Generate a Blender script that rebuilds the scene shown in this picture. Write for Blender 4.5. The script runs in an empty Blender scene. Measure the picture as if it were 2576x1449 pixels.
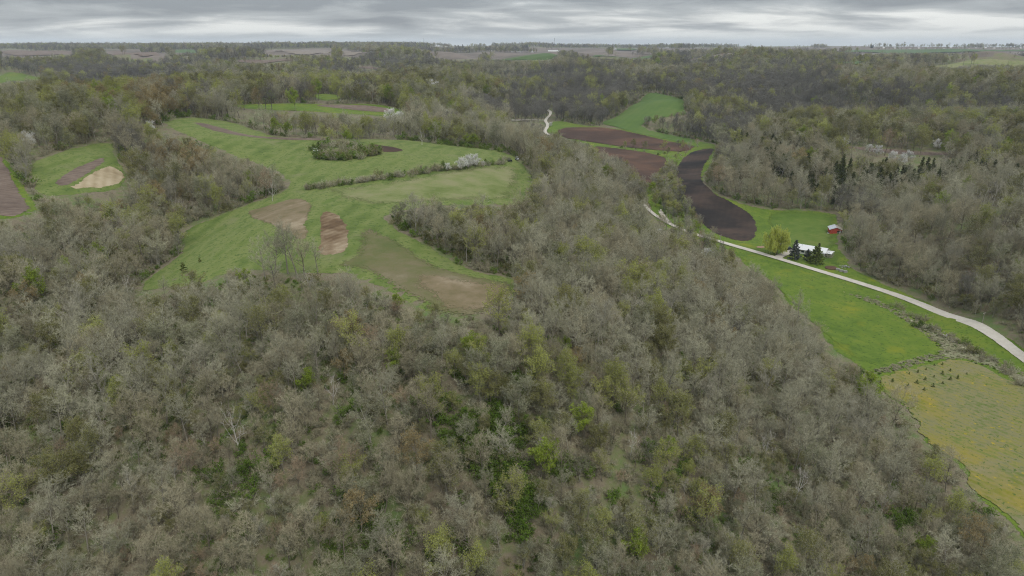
import bpy, bmesh, math, random, itertools
import numpy as np
from mathutils import Vector, Matrix
from mathutils.geometry import delaunay_2d_cdt

# ------------------------------------------------------------------ camera, sky, sun, exposure
S = bpy.context.scene
COL = S.collection
CAM_Z = 115.0
PITCH = math.radians(19.7)
FPX, CX, CY = 1716.0, 1288.0, 724.5          # survey units: the photograph at 2576 x 1449
cam_d = bpy.data.cameras.new('drone_camera')
cam_d.sensor_width = 36.0
cam_d.lens = 36.0 * FPX / 2576.0
cam_d.clip_start = 1.0
cam_d.clip_end = 40000.0
cam = bpy.data.objects.new('drone_camera', cam_d)
COL.objects.link(cam)
cam.location = (0, 0, CAM_Z)
cam.rotation_euler = (math.pi / 2 - PITCH, 0, 0)
S.camera = cam

SUN_EL, SUN_ROT = math.radians(52), math.radians(150)
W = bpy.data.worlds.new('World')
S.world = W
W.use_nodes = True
def world_nodes():
    nt = W.node_tree
    nt.nodes.clear()
    N, L = nt.nodes.new, nt.links.new
    out = N('ShaderNodeOutputWorld'); bg = N('ShaderNodeBackground')
    L(bg.outputs[0], out.inputs[0])
    bg.inputs[1].default_value = 0.1
    sky = N('ShaderNodeTexSky'); sky.sky_type = 'NISHITA'; sky.sun_disc = False
    sky.sun_elevation = SUN_EL; sky.sun_rotation = SUN_ROT
    tc = N('ShaderNodeTexCoord'); sep = N('ShaderNodeSeparateXYZ')
    L(tc.outputs['Generated'], sep.inputs[0])
    def M(op, a, b=None, c=None):
        n = N('ShaderNodeMath'); n.operation = op
        for i, v in enumerate((a, b, c)):
            if v is None: continue
            if isinstance(v, (int, float)): n.inputs[i].default_value = v
            else: L(v, n.inputs[i])
        return n.outputs[0]
    # a flat cloud deck seen in perspective: the direction is carried up to the deck
    zc = M('MAXIMUM', sep.outputs[2], 0.0)
    den = M('ADD', zc, 0.034)
    px = M('DIVIDE', sep.outputs[0], den); py = M('DIVIDE', sep.outputs[1], den)
    cmb = N('ShaderNodeCombineXYZ'); L(px, cmb.inputs[0]); L(py, cmb.inputs[1])
    den2 = M('ADD', zc, 0.11)                    # puffs hanging below the deck: thicker, less drawn out
    cmb2 = N('ShaderNodeCombineXYZ'); L(M('DIVIDE', sep.outputs[0], den2), cmb2.inputs[0]); L(M('DIVIDE', sep.outputs[1], den2), cmb2.inputs[1])
    def noise(scale, detail, rough, off, dist=0.0, stretch=(1, 1, 1), src=None):
        mp = N('ShaderNodeMapping'); L((src or cmb).outputs[0], mp.inputs[0])
        mp.inputs['Location'].default_value = off
        mp.inputs['Scale'].default_value = stretch
        n = N('ShaderNodeTexNoise'); n.inputs['Scale'].default_value = scale
        n.inputs['Detail'].default_value = detail; n.inputs['Roughness'].default_value = rough
        n.inputs['Distortion'].default_value = dist
        L(mp.outputs[0], n.inputs['Vector'])
        return n.outputs[0]
    big = noise(0.115, 1.5, 0.45, SKY_OFF_A, 0.3, (0.45, 1, 1))
    puff = noise(1.15, 6.0, 0.55, SKY_OFF_B, 0.35, (0.8, 1, 1), cmb2)
    bank = N('ShaderNodeMapRange'); L(zc, bank.inputs[0]); bank.interpolation_type = 'SMOOTHSTEP'
    bank.inputs[1].default_value = 0.022; bank.inputs[2].default_value = 0.055; bank.inputs[3].default_value = 0.035; bank.inputs[4].default_value = -0.05
    v = M('ADD', M('ADD', M('MULTIPLY', big, 0.5), M('MULTIPLY', puff, 0.5)), bank.outputs[0])
    ramp = N('ShaderNodeValToRGB'); L(v, ramp.inputs[0])
    cr = ramp.color_ramp
    cr.elements[0].position = 0.40; cr.elements[0].color = SKY_DARK
    cr.elements[1].position = 0.60; cr.elements[1].color = SKY_LIGHT
    e = cr.elements.new(0.50); e.color = SKY_MID
    # the far end of the deck melts into pale air
    hz = N('ShaderNodeMapRange'); L(zc, hz.inputs[0])
    hz.inputs[1].default_value = 0.0; hz.inputs[2].default_value = 0.022
    hz.inputs[3].default_value = 0.75; hz.inputs[4].default_value = 0.0
    hz.interpolation_type = 'SMOOTHSTEP'
    m1 = N('ShaderNodeMix'); m1.data_type = 'RGBA'
    L(hz.outputs[0], m1.inputs[0]); L(ramp.outputs[0], m1.inputs[6]); m1.inputs[7].default_value = SKY_PALE
    m2 = N('ShaderNodeMix'); m2.data_type = 'RGBA'
    m2.inputs[0].default_value = 0.94
    L(sky.outputs[0], m2.inputs[6]); L(m1.outputs[2], m2.inputs[7])
    # unseen upper sky brightened beyond a usual overcast, to light the land
    zenith_gain = M('MULTIPLY_ADD', zc, 3.2, 1.0)
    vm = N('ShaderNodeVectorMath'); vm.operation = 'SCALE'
    L(m2.outputs[2], vm.inputs[0]); L(zenith_gain, vm.inputs[3])
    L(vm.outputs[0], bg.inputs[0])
SKY_OFF_A = (7.1, 5.6, 0); SKY_OFF_B = (8.3, 7.2, 0)
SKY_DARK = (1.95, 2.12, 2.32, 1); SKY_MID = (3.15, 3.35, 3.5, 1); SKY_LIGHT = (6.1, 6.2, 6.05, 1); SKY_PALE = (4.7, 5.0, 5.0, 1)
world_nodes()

sun_d = bpy.data.lights.new('sun', 'SUN')
sun_d.energy = 1.4
sun_d.angle = math.radians(20)
sun_d.color = (1.0, 0.97, 0.92)
sun = bpy.data.objects.new('sun', sun_d)
COL.objects.link(sun)
sd = Vector((math.sin(SUN_ROT) * math.cos(SUN_EL), math.cos(SUN_ROT) * math.cos(SUN_EL), math.sin(SUN_EL)))
sun.rotation_euler = sd.to_track_quat('Z', 'Y').to_euler()
sun.location = (0, 0, 400)

vs = S.view_settings
vs.view_transform = 'Standard'; vs.look = 'None'; vs.gamma = 1.0; vs.use_curve_mapping = False
vs.exposure = 0.38
S.render.engine = 'CYCLES'
S.cycles.use_denoising = True
S.cycles.denoising_prefilter = 'NONE'
S.cycles.filter_width = 1.1
S.cycles.max_bounces = 6
S.cycles.diffuse_bounces = 4
S.cycles.transparent_max_bounces = 8

# ------------------------------------------------------------------ survey: from a line of sight to the land
_cp, _sp = math.cos(PITCH), math.sin(PITCH)
def rays(uv):
    uv = np.asarray(uv, float).reshape(-1, 2)
    a = (uv[:, 0] - CX) / FPX; b = -(uv[:, 1] - CY) / FPX
    return np.stack([a, _cp + b * _sp, -_sp + b * _cp], 1)
def on_plane(u, v, z):
    d = rays([(u, v)])[0]
    t = (z - CAM_Z) / d[2]
    return d[0] * t, d[1] * t

RELIEF = []                                     # (x, y, z) known heights
def g(*pts):                                    # open ground seen at u, v with height z
    for u, v, z in pts:
        x, y = on_plane(u, v, z); RELIEF.append((x, y, z))
def c(*pts):                                    # woods: the crowns are seen, the ground is 11 m lower
    for u, v, z in pts:
        x, y = on_plane(u, v, z + 11); RELIEF.append((x, y, z))
def h(*pts):                                    # hidden land: bearing of column u, range r, height z
    for u, r, z in pts:
        a = math.atan2((u - CX) / FPX, _cp); RELIEF.append((math.sin(a) * r, math.cos(a) * r, z))

# valley floor along the road
g((2576, 1449, -2), (2400, 1000, 0), (2500, 1260, -1), (2250, 800, 0), (2576, 897, 1), (2450, 820, 1), (2380, 782, 1), (2300, 745, 1), (2220, 718, 1), (2150, 700, 1), (2350, 720, 2.5), (2250, 690, 2), (2480, 790, 2.5), (2180, 760, .5), (2350, 850, .5), (2000, 660, 1),
  (1900, 630, 1.5), (1800, 603, 1.8), (1700, 575, 2), (1640, 535, 2.5), (1850, 560, 1.5), (1740, 440, 3), (1600, 420, 4), (1640, 400, 4), (1500, 350, 5),
  (1600, 345, 5.5), (1380, 310, 8), (1368, 333, 7), (1388, 285, 9), (1290, 304, 8), (2030, 560, 1.5), (2110, 580, 2.2), (2100, 535, 2.5), (1740, 365, 5))
# the meadow ridge
g((1100, 700, 45), (950, 640, 46), (1250, 715, 42), (840, 600, 46), (690, 545, 46), (760, 490, 47), (600, 600, 41), (500, 620, 37), (400, 710, 33), (480, 680, 37),
  (1000, 480, 48), (900, 440, 50), (1250, 430, 47), (1300, 392, 48), (1330, 470, 44), (1150, 480, 47), (700, 330, 56), (450, 310, 57), (560, 320, 57), (1000, 355, 53), (1150, 372, 51), (850, 400, 52), (600, 380, 54))
# left uplands and the ravine between
g((230, 440, 54), (270, 380, 55), (110, 450, 54), (40, 430, 56), (60, 520, 53), (20, 560, 51))
c((300, 600, 29), (150, 620, 33), (60, 640, 38), (420, 560, 31), (560, 470, 38), (450, 400, 44), (330, 540, 32), (250, 700, 27), (120, 800, 28), (360, 660, 28), (620, 460, 42))
# the near hillside
c((1288, 800, 40), (1200, 860, 39), (1288, 1000, 32), (1288, 1150, 25), (1288, 1300, 17), (1288, 1449, 9), (900, 800, 39), (900, 1000, 30), (900, 1250, 17), (900, 1449, 8),
  (500, 800, 32), (500, 1000, 28), (500, 1250, 16), (500, 1449, 8), (100, 950, 27), (100, 1150, 20), (100, 1449, 8), (700, 700, 38), (1500, 650, 32), (1600, 600, 12), (1750, 640, 5),
  (1700, 800, 27), (1700, 1000, 22), (1700, 1200, 15), (1700, 1449, 6), (1950, 900, 11), (2000, 1100, 9), (2100, 1300, 3), (1500, 800, 36), (1400, 600, 38), (1150, 590, 41), (1300, 640, 40), (1850, 720, 6))
g((1900, 690, 2), (2020, 800, 1.5), (2180, 945, 1), (2300, 1080, 0), (2450, 1260, -1), (2560, 1449, -2))
# the wooded spur between meadow and valley
c((1400, 450, 38), (1450, 370, 40), (1500, 470, 31), (1560, 520, 18), (1450, 540, 33), (1380, 395, 42))
h((1650, 385, 3), (1600, 400, 4.5), (1750, 350, 2), (1700, 370, 2.5), (1550, 430, 7))
h((1400, 620, 14), (1330, 620, 30), (1280, 620, 32), (1400, 800, 8), (1450, 600, 12))
# behind the meadow
c((1000, 300, 42), (1150, 320, 34), (1280, 330, 22), (850, 305, 46), (700, 290, 50), (560, 270, 55), (1100, 295, 35), (1200, 290, 24))
g((800, 270, 47), (650, 264, 50), (960, 272, 45), (820, 246, 44))
c((1100, 240, 34), (1250, 230, 34), (1330, 225, 33), (1370, 270, 14), (950, 230, 40), (800, 215, 40), (640, 215, 46), (1330, 190, 32), (1100, 190, 36), (900, 180, 40), (700, 185, 44), (1300, 160, 46), (1100, 160, 48), (850, 160, 52))
h((1330, 1500, 18), (1450, 1250, 16))
# left far woods
c((250, 330, 60), (100, 330, 60), (350, 260, 69), (200, 230, 72), (450, 240, 68), (60, 240, 72), (350, 188, 36), (250, 174, 40), (100, 168, 44), (420, 165, 44), (500, 195, 34), (250, 150, 62), (420, 150, 60))
h((250, 1100, 34), (350, 1150, 30), (450, 1100, 30), (150, 1250, 38), (560, 1150, 26))
g((50, 195, 72), (100, 194, 72), (50, 135, 76), (330, 141, 74), (700, 154, 64), (740, 131, 76), (870, 135, 75), (520, 137, 72))
# right of the valley
g((1650, 335, 8), (1660, 290, 24), (1670, 242, 44), (1540, 310, 9))
c((1560, 270, 22), (1500, 200, 36), (1800, 250, 26), (1800, 330, 10), (1880, 300, 16), (1700, 200, 40), (1650, 170, 50), (1500, 165, 48), (1850, 190, 42), (1950, 240, 28))
c((2300, 640, 4), (2500, 600, 20), (2400, 600, 14), (2576, 480, 33), (2420, 490, 24), (2250, 540, 9), (2200, 600, 3), (2400, 700, 3), (2570, 760, 3), (2500, 720, 5), (2576, 620, 26), (2350, 560, 14))
c((1900, 450, 9), (2000, 390, 22), (1990, 290, 34), (2200, 440, 14), (2400, 430, 19), (2300, 300, 36), (2576, 300, 42), (2576, 400, 30), (1870, 400, 10), (2150, 330, 31), (2450, 340, 33), (2000, 470, 6))
g((2250, 379, 28), (2380, 386, 28), (2130, 371, 28))
c((2000, 200, 44), (2400, 205, 48), (2200, 225, 40), (2100, 180, 52), (2570, 200, 52), (2350, 235, 38))
g((2460, 162, 62), (2560, 160, 62), (2180, 150, 68), (1250, 143, 70), (1120, 144, 68), (1500, 136, 72), (1900, 140, 68), (2010, 145, 67), (1750, 148, 64), (2450, 135, 74))
h((1900, 960, 8), (2000, 1000, 8), (2200, 1000, 12), (2400, 1000, 18), (1850, 850, 8))
# the upland out to the horizon
for _u in (-500, 0, 400, 700, 1000, 1300, 1600, 1900, 2200, 2576, 3100):
    h((_u, 4200, 78), (_u, 6500, 83), (_u, 8500, 82), (_u, 11000, 70), (_u, 16000, 40))
h((870, 4600, 100), (760, 4600, 92), (930, 4600, 96), (640, 4500, 84))
for _d in (75, 110, 150, 180, -75, -110, -150):
    for _r, _z in ((60, 5), (200, 12), (500, 30), (1500, 50), (4000, 70), (9000, 75), (16000, 40)):
        RELIEF.append((math.sin(math.radians(_d)) * _r, math.cos(math.radians(_d)) * _r, _z))
h((300, 60, 3), (1288, 60, 2), (2300, 60, -1), (2900, 150, -2), (3100, 300, 4), (-400, 150, 12), (-500, 300, 35), (-500, 700, 60), (3100, 700, 45), (3100, 1400, 50), (-500, 1500, 60))

def _st(x, y):
    return np.log(np.maximum(np.hypot(x, y), 5.0)), np.arctan2(x, y)
_R = np.array(RELIEF)
_s, _t = _st(_R[:, 0], _R[:, 1])
_P = np.stack([_s, _t], 1)
_k = lambda d2: np.sqrt(d2 + 0.03 ** 2)
_A = _k(((_P[:, None] - _P[None]) ** 2).sum(2))
_wt = np.linalg.solve(_A - 0.03 * np.eye(len(_P)), _R[:, 2] - 40.0)

def vnoise(x, y, seed=0):
    xi = np.floor(x).astype(np.int64); yi = np.floor(y).astype(np.int64)
    fx = x - xi; fy = y - yi
    fx = fx * fx * (3 - 2 * fx); fy = fy * fy * (3 - 2 * fy)
    def hsh(a, b):
        n = (a * 374761393 + b * 668265263 + seed * 982451653) & 0x7fffffff
        n = ((n ^ (n >> 13)) * 1274126177) & 0x7fffffff
        return ((n ^ (n >> 16)) & 0xffff) / 65535.0
    return ((hsh(xi, yi) * (1 - fx) + hsh(xi + 1, yi) * fx) * (1 - fy) + (hsh(xi, yi + 1) * (1 - fx) + hsh(xi + 1, yi + 1) * fx) * fy) * 2 - 1

S_ARR = np.linspace(math.log(18.0), math.log(16000.0), 400)
T_ARR = np.radians(np.concatenate([np.arange(-180, -56, 6.0), np.arange(-54, 54.01, 0.45), np.arange(60, 180.1, 6.0)]))
_SG, _TG = np.meshgrid(S_ARR, T_ARR, indexing='ij')
_q = np.stack([_SG.ravel(), _TG.ravel()], 1)
H_TAB = np.concatenate([_k(((c_[:, None] - _P[None]) ** 2).sum(2)) @ _wt + 40.0 for c_ in np.array_split(_q, 60)]).reshape(_SG.shape)
_rr = np.exp(_SG); _gx = np.sin(_TG) * _rr; _gy = np.cos(_TG) * _rr
_up = np.clip((H_TAB - 8) / 25, 0, 1)
H_TAB += _up * (0.7 * vnoise(_gx / 38, _gy / 38, 1) + np.interp(_rr, [480, 900, 1600, 2600, 3600, 9000], [0, 1.0, 2.0, 2.1, 0.7, 0.5]) * (9.0 * vnoise(_gx / 260 + 3.3, _gy / 260, 2) + 4.5 * vnoise(_gx / 120, _gy / 120, 3)) + np.interp(_rr, [520, 900, 2200, 3200], [0, 1, 1.2, 0]) * (9.0 - 46.0 * np.exp(-(vnoise(_gx / 430 + 0.4, _gy / 380 + 0.2, 6) / 0.17) ** 2) * 0.8) + np.interp(_rr, [2500, 4000, 9000], [0, 1, 1]) * 9.0 * vnoise(_gx / 900, _gy / 700, 4))
H_TAB[:] = np.where((_up > 0.05) & (_rr > 450), np.maximum(H_TAB, 4.0 + 3 * vnoise(_gx / 90, _gy / 90, 8)), H_TAB)
def height(x, y):
    s, t = _st(np.asarray(x, float), np.asarray(y, float))
    si = np.interp(s, S_ARR, np.arange(len(S_ARR))); ti = np.interp(t, T_ARR, np.arange(len(T_ARR)))
    i = np.minimum(si.astype(int), len(S_ARR) - 2); j = np.minimum(ti.astype(int), len(T_ARR) - 2)
    a = si - i; b = ti - j
    return (H_TAB[i, j] * (1 - a) + H_TAB[i + 1, j] * a) * (1 - b) + (H_TAB[i, j + 1] * (1 - a) + H_TAB[i + 1, j + 1] * a) * b
def hz(x, y): return float(height(np.array([x]), np.array([y]))[0])
_RM = np.exp(np.linspace(math.log(60), math.log(15500), 2600))
def land(uv, lift=0.0):
    """first land met along each line of sight -> x, y"""
    d = rays(uv); hd = np.hypot(d[:, 0], d[:, 1])
    out = np.zeros((len(d), 2))
    for i, (dx, dy, dz) in enumerate(d):
        x = dx / hd[i] * _RM; y = dy / hd[i] * _RM
        z = CAM_Z + dz / hd[i] * _RM
        below = np.nonzero(z < height(x, y) + lift)[0]
        k = below[0] if len(below) else len(_RM) - 1
        out[i] = x[k], y[k]
    return out
def at(u, v):
    x, y = land([(u, v)])[0]
    return float(x), float(y), hz(x, y)
def to_view(x, y, z):
    x = np.asarray(x, float); y = np.asarray(y, float); z = np.asarray(z, float) - CAM_Z
    dep = y * _cp - z * _sp; up = y * _sp + z * _cp
    dep = np.maximum(dep, 1e-3)
    return CX + FPX * x / dep, CY - FPX * up / dep

def tag(o, label=None, cat=None, group=None, kind=None):
    if label: o['label'] = label
    if cat: o['category'] = cat
    if group: o['group'] = group
    if kind: o['kind'] = kind
    return o
def link(name, me, parent=None, mats=()):
    o = bpy.data.objects.new(name, me); COL.objects.link(o)
    for m in mats:
        if m.name not in [x.name for x in me.materials if x]: me.materials.append(m)
    if parent: o.parent = parent
    return o

# ------------------------------------------------------------------ materials
def nodes_of(name):
    m = bpy.data.materials.new(name); m.use_nodes = True
    nt = m.node_tree; b = nt.nodes['Principled BSDF']
    b.inputs['Roughness'].default_value = 0.9
    b.inputs['Specular IOR Level'].default_value = 0.15
    return m, nt, b
def c4(c_): return (c_[0], c_[1], c_[2], 1.0)
def earth(name, stops, scales=(0.02, 0.15), stripe=None, spots=None, big_mix=0.5, contrast=1.0, fringe=0.12, soft=0.22):
    """land cover: colours mixed by a broad and a fine noise over the ground; stripe=(angle deg, spacing m, strength), spots=(colour, scale, threshold, soft)"""
    m, nt, b = nodes_of(name)
    N, L = nt.nodes.new, nt.links.new
    geo = N('ShaderNodeNewGeometry')
    def noise(scale, detail=5, rough=0.6, off=0, src=None):
        mp = N('ShaderNodeMapping'); L(src or geo.outputs['Position'], mp.inputs[0]); mp.inputs['Location'].default_value = (off * 3.7, off * 1.3, 0)
        n = N('ShaderNodeTexNoise'); n.inputs['Scale'].default_value = scale; n.inputs['Detail'].default_value = detail; n.inputs['Roughness'].default_value = rough
        L(mp.outputs[0], n.inputs['Vector'])
        return n.outputs[0]
    def M(op, a, bb):
        n = N('ShaderNodeMath'); n.operation = op
        for i, v in enumerate((a, bb)):
            if isinstance(v, (int, float)): n.inputs[i].default_value = v
            else: L(v, n.inputs[i])
        return n.outputs[0]
    hs = hash(name) % 7 if False else sum(map(ord, name)) % 17
    f = M('ADD', M('MULTIPLY', noise(scales[0], 4, 0.6, hs), big_mix), M('MULTIPLY', noise(scales[1], 7, 0.68, hs + 5), 1 - big_mix))
    if stripe:
        ang, sp, st = stripe
        mp = N('ShaderNodeMapping'); L(geo.outputs['Position'], mp.inputs[0]); mp.inputs['Rotation'].default_value = (0, 0, math.radians(ang))
        wv = N('ShaderNodeTexWave'); wv.inputs['Scale'].default_value = 0.31416 / sp * 1.0
        wv.inputs['Distortion'].default_value = 2.5; wv.inputs['Detail'].default_value = 3; wv.inputs['Detail Scale'].default_value = 0.6
        L(mp.outputs[0], wv.inputs['Vector'])
        f = M('ADD', f, M('MULTIPLY', M('SUBTRACT', wv.outputs['Fac'], 0.5), st))
    r = N('ShaderNodeValToRGB'); L(f, r.inputs[0])
    n = len(stops)
    half = 0.17 / contrast
    pos = [0.5 - half + 2 * half * i / (n - 1) for i in range(n)]
    cr = r.color_ramp
    cr.elements[0].position = pos[0]; cr.elements[0].color = c4(stops[0])
    cr.elements[1].position = pos[-1]; cr.elements[1].color = c4(stops[-1])
    for p, s_ in list(zip(pos, stops))[1:-1]:
        e = cr.elements.new(p); e.color = c4(s_)
    col = r.outputs[0]
    for k, (sc, scl, th, soft) in enumerate(spots or ()):
        mr = N('ShaderNodeMapRange'); L(noise(scl, 4, 0.6, hs + 9 + 3 * k), mr.inputs[0])
        mr.inputs[1].default_value = th; mr.inputs[2].default_value = th + soft
        mx = N('ShaderNodeMix'); mx.data_type = 'RGBA'
        L(mr.outputs[0], mx.inputs[0]); L(col, mx.inputs[6]); mx.inputs[7].default_value = c4(sc)
        col = mx.outputs[2]
    L(col, b.inputs['Base Color'])
    bp = N('ShaderNodeBump'); bp.inputs['Strength'].default_value = 0.5; bp.inputs['Distance'].default_value = 0.6
    L(noise(scales[1] * 2.5, 6, 0.7, hs + 2), bp.inputs['Height']); L(bp.outputs[0], b.inputs['Normal'])
    if fringe:                                   # the cover thins out raggedly at its edge
        at_ = N('ShaderNodeAttribute'); at_.attribute_name = 'fringe'
        w = M('SUBTRACT', M('MULTIPLY', at_.outputs['Fac'], 1.9), M('MULTIPLY', M('ADD', noise(fringe, 4, 0.65, hs + 4), -0.2), 1.45))
        w = M('ADD', w, M('MULTIPLY', M('SUBTRACT', noise(1.3, 2, 0.5, hs + 6), 0.5), soft * 2.2))   # broken into tufts, not faded
        mr = N('ShaderNodeMapRange'); L(w, mr.inputs[0]); mr.inputs[1].default_value = soft * 0.5; mr.inputs[2].default_value = soft * 0.5 + 0.02
        tr = N('ShaderNodeBsdfTransparent'); ms = N('ShaderNodeMixShader')
        L(mr.outputs[0], ms.inputs[0]); L(tr.outputs[0], ms.inputs[1]); L(b.outputs[0], ms.inputs[2])
        L(ms.outputs[0], nt.nodes['Material Output'].inputs[0])
    return m
def plain(name, col, rough=0.7, metal=0.0, var=0.12, scale=1.5):
    m, nt, b = nodes_of(name)
    N, L = nt.nodes.new, nt.links.new
    tc = N('ShaderNodeTexCoord'); n = N('ShaderNodeTexNoise'); n.inputs['Scale'].default_value = scale; n.inputs['Detail'].default_value = 5
    L(tc.outputs['Object'], n.inputs['Vector'])
    r = N('ShaderNodeValToRGB'); L(n.outputs[0], r.inputs[0])
    r.color_ramp.elements[0].position = 0.3; r.color_ramp.elements[1].position = 0.7
    r.color_ramp.elements[0].color = c4([x * (1 - var) for x in col]); r.color_ramp.elements[1].color = c4([x * (1 + var) for x in col])
    L(r.outputs[0], b.inputs['Base Color'])
    b.inputs['Roughness'].default_value = rough; b.inputs['Metallic'].default_value = metal
    return m

MAT = {}
MAT['forest_floor'] = earth('forest_floor', [(0.09, 0.076, 0.048), (0.15, 0.125, 0.082), (0.11, 0.12, 0.05), (0.085, 0.125, 0.038)], (0.05, 0.35), fringe=0, contrast=1.3)
MAT['meadow'] = earth('meadow', [(0.066, 0.096, 0.019), (0.094, 0.126, 0.028), (0.128, 0.15, 0.044), (0.085, 0.122, 0.024)], (0.02, 0.09), stripe=(8, 10, 0.08), contrast=1.25, spots=[((0.05, 0.083, 0.014), 0.7, 0.57, 0.05), ((0.14, 0.145, 0.06), 0.05, 0.58, 0.15)])
MAT['pasture'] = earth('pasture', [(0.09, 0.115, 0.027), (0.135, 0.152, 0.052), (0.175, 0.17, 0.08), (0.10, 0.13, 0.032)], (0.022, 0.08), soft=0.9, contrast=1.2)
MAT['lush_grass'] = earth('lush_grass', [(0.055, 0.095, 0.011), (0.088, 0.132, 0.015), (0.125, 0.15, 0.021)], (0.025, 0.12), stripe=(-40, 6, 0.03), soft=0.5, contrast=1.25, spots=[((0.045, 0.08, 0.010), 0.8, 0.57, 0.05), ((0.16, 0.165, 0.012), 0.06, 0.58, 0.2)])
MAT['hill_grass'] = earth('hill_grass', [(0.05, 0.09, 0.018), (0.068, 0.112, 0.022), (0.09, 0.122, 0.03)], (0.014, 0.06), stripe=(30, 10, 0.05))
MAT['yellow_field'] = earth('yellow_field', [(0.075, 0.105, 0.02), (0.108, 0.124, 0.034), (0.15, 0.14, 0.066), (0.165, 0.15, 0.045), (0.11, 0.13, 0.032)], (0.03, 0.28), spots=[((0.235, 0.175, 0.012), 0.03, 0.52, 0.3), ((0.29, 0.215, 0.014), 0.5, 0.62, 0.1), ((0.17, 0.15, 0.085), 0.045, 0.56, 0.15), ((0.06, 0.09, 0.016), 0.9, 0.60, 0.05)], stripe=(-38, 2.4, 0.06), contrast=1.3, soft=0.8)
MAT['verge'] = earth('verge', [(0.11, 0.12, 0.055), (0.19, 0.185, 0.11), (0.085, 0.11, 0.038)], (0.05, 0.3), spots=[((0.33, 0.31, 0.22), 0.12, 0.57, 0.08)], soft=0.9)
MAT['dark_soil'] = earth('dark_soil', [(0.0145, 0.0115, 0.0098), (0.019, 0.015, 0.0125), (0.036, 0.025, 0.019), (0.066, 0.043, 0.031)], (0.013, 0.05), stripe=(20, 4.0, 0.02), big_mix=0.8, contrast=1.3, fringe=0.3, spots=[((0.062, 0.041, 0.030), 0.018, 0.50, 0.16), ((0.015, 0.0125, 0.011), 0.022, 0.56, 0.08)])
MAT['red_soil'] = earth('red_soil', [(0.03, 0.0185, 0.0135), (0.06, 0.034, 0.022), (0.112, 0.06, 0.036)], (0.012, 0.05), stripe=(65, 4.0, 0.02), big_mix=0.75, contrast=1.2, fringe=0.3)
MAT['brown_soil'] = earth('brown_soil', [(0.08, 0.056, 0.042), (0.125, 0.092, 0.07), (0.17, 0.13, 0.10)], (0.03, 0.2), stripe=(28, 3, 0.07), fringe=0.3)
MAT['stubble'] = earth('stubble', [(0.06, 0.036, 0.018), (0.11, 0.07, 0.036), (0.19, 0.14, 0.085), (0.29, 0.235, 0.155)], (0.035, 0.14), stripe=(35, 3.5, 0.025), contrast=1.4, big_mix=0.65, fringe=0.3)
MAT['straw'] = earth('straw', [(0.18, 0.135, 0.075), (0.27, 0.215, 0.13), (0.34, 0.28, 0.185)], (0.03, 0.15), stripe=(-24, 4.0, 0.08), contrast=1.2, fringe=0.3)
MAT['dry_weeds'] = earth('dry_weeds', [(0.088, 0.085, 0.034), (0.125, 0.10, 0.05), (0.165, 0.128, 0.076), (0.235, 0.19, 0.125)], (0.022, 0.1), stripe=(50, 5, 0.02), soft=0.7, contrast=1.35, fringe=0.2)
MAT['olive_weeds'] = earth('olive_weeds', [(0.085, 0.09, 0.026), (0.105, 0.095, 0.04), (0.13, 0.10, 0.052)], (0.02, 0.1), soft=0.9)
MAT['old_weeds'] = earth('old_weeds', [(0.075, 0.09, 0.026), (0.10, 0.10, 0.038), (0.125, 0.108, 0.055), (0.175, 0.15, 0.095)], (0.022, 0.1), soft=0.9, contrast=1.3, fringe=0.15)
MAT['farmland'] = earth('farmland', [(0.07, 0.085, 0.036), (0.10, 0.082, 0.065), (0.15, 0.122, 0.098), (0.095, 0.078, 0.062), (0.18, 0.147, 0.118)], (0.0022, 0.012), fringe=0, big_mix=0.8)
MAT['far_green'] = earth('far_green', [(0.045, 0.08, 0.022), (0.07, 0.105, 0.03)], (0.004, 0.03))
MAT['farmland_beige'] = earth('farmland_beige', [(0.14, 0.115, 0.092), (0.19, 0.16, 0.125)], (0.004, 0.03), fringe=0.02)
MAT['track_grass'] = earth('track_grass', [(0.045, 0.085, 0.014), (0.065, 0.105, 0.02)], (0.05, 0.3), fringe=0.3)
MAT['gravel'] = earth('gravel', [(0.30, 0.27, 0.222), (0.395, 0.36, 0.302), (0.455, 0.42, 0.358)], (0.06, 0.5), fringe=0.5)
MAT['bare_dirt'] = earth('bare_dirt', [(0.22, 0.14, 0.09), (0.31, 0.215, 0.15)], (0.2, 1.0), fringe=0.4)
MAT['dark_mulch'] = earth('dark_mulch', [(0.07, 0.038, 0.025), (0.10, 0.06, 0.04)], (0.3, 1.2), fringe=0)
MAT['lawn'] = earth('lawn', [(0.048, 0.085, 0.011), (0.072, 0.115, 0.015), (0.11, 0.135, 0.03)], (0.03, 0.15), soft=0.9, contrast=1.2)

def inside(px, py, poly):
    px = np.asarray(px); py = np.asarray(py)
    r = np.zeros(px.shape, bool)
    n = len(poly)
    for i in range(n):
        x1, y1 = poly[i]; x2, y2 = poly[(i + 1) % n]
        if y1 == y2: continue
        cnd = ((y1 > py) != (y2 > py)) & (px < (x2 - x1) * (py - y1) / (y2 - y1) + x1)
        r ^= cnd
    return r
FARMLAND_SEEN = np.array([(-700, 127), (0, 127), (500, 127), (700, 125), (950, 123), (980, 119), (1288, 119), (2576, 119), (3300, 119), (2900, 140), (2576, 146), (2430, 148), (2300, 152), (2160, 150), (2000, 146), (1850, 146), (1750, 150), (1600, 146), (1500, 142), (1380, 148), (1250, 150), (1100, 150), (1000, 132), (940, 134), (900, 145), (840, 139), (640, 140), (450, 140), (420, 150), (330, 150), (240, 136), (190, 140), (100, 143), (0, 143), (-700, 143)], float)
FARMLAND = land(FARMLAND_SEEN)
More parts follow.
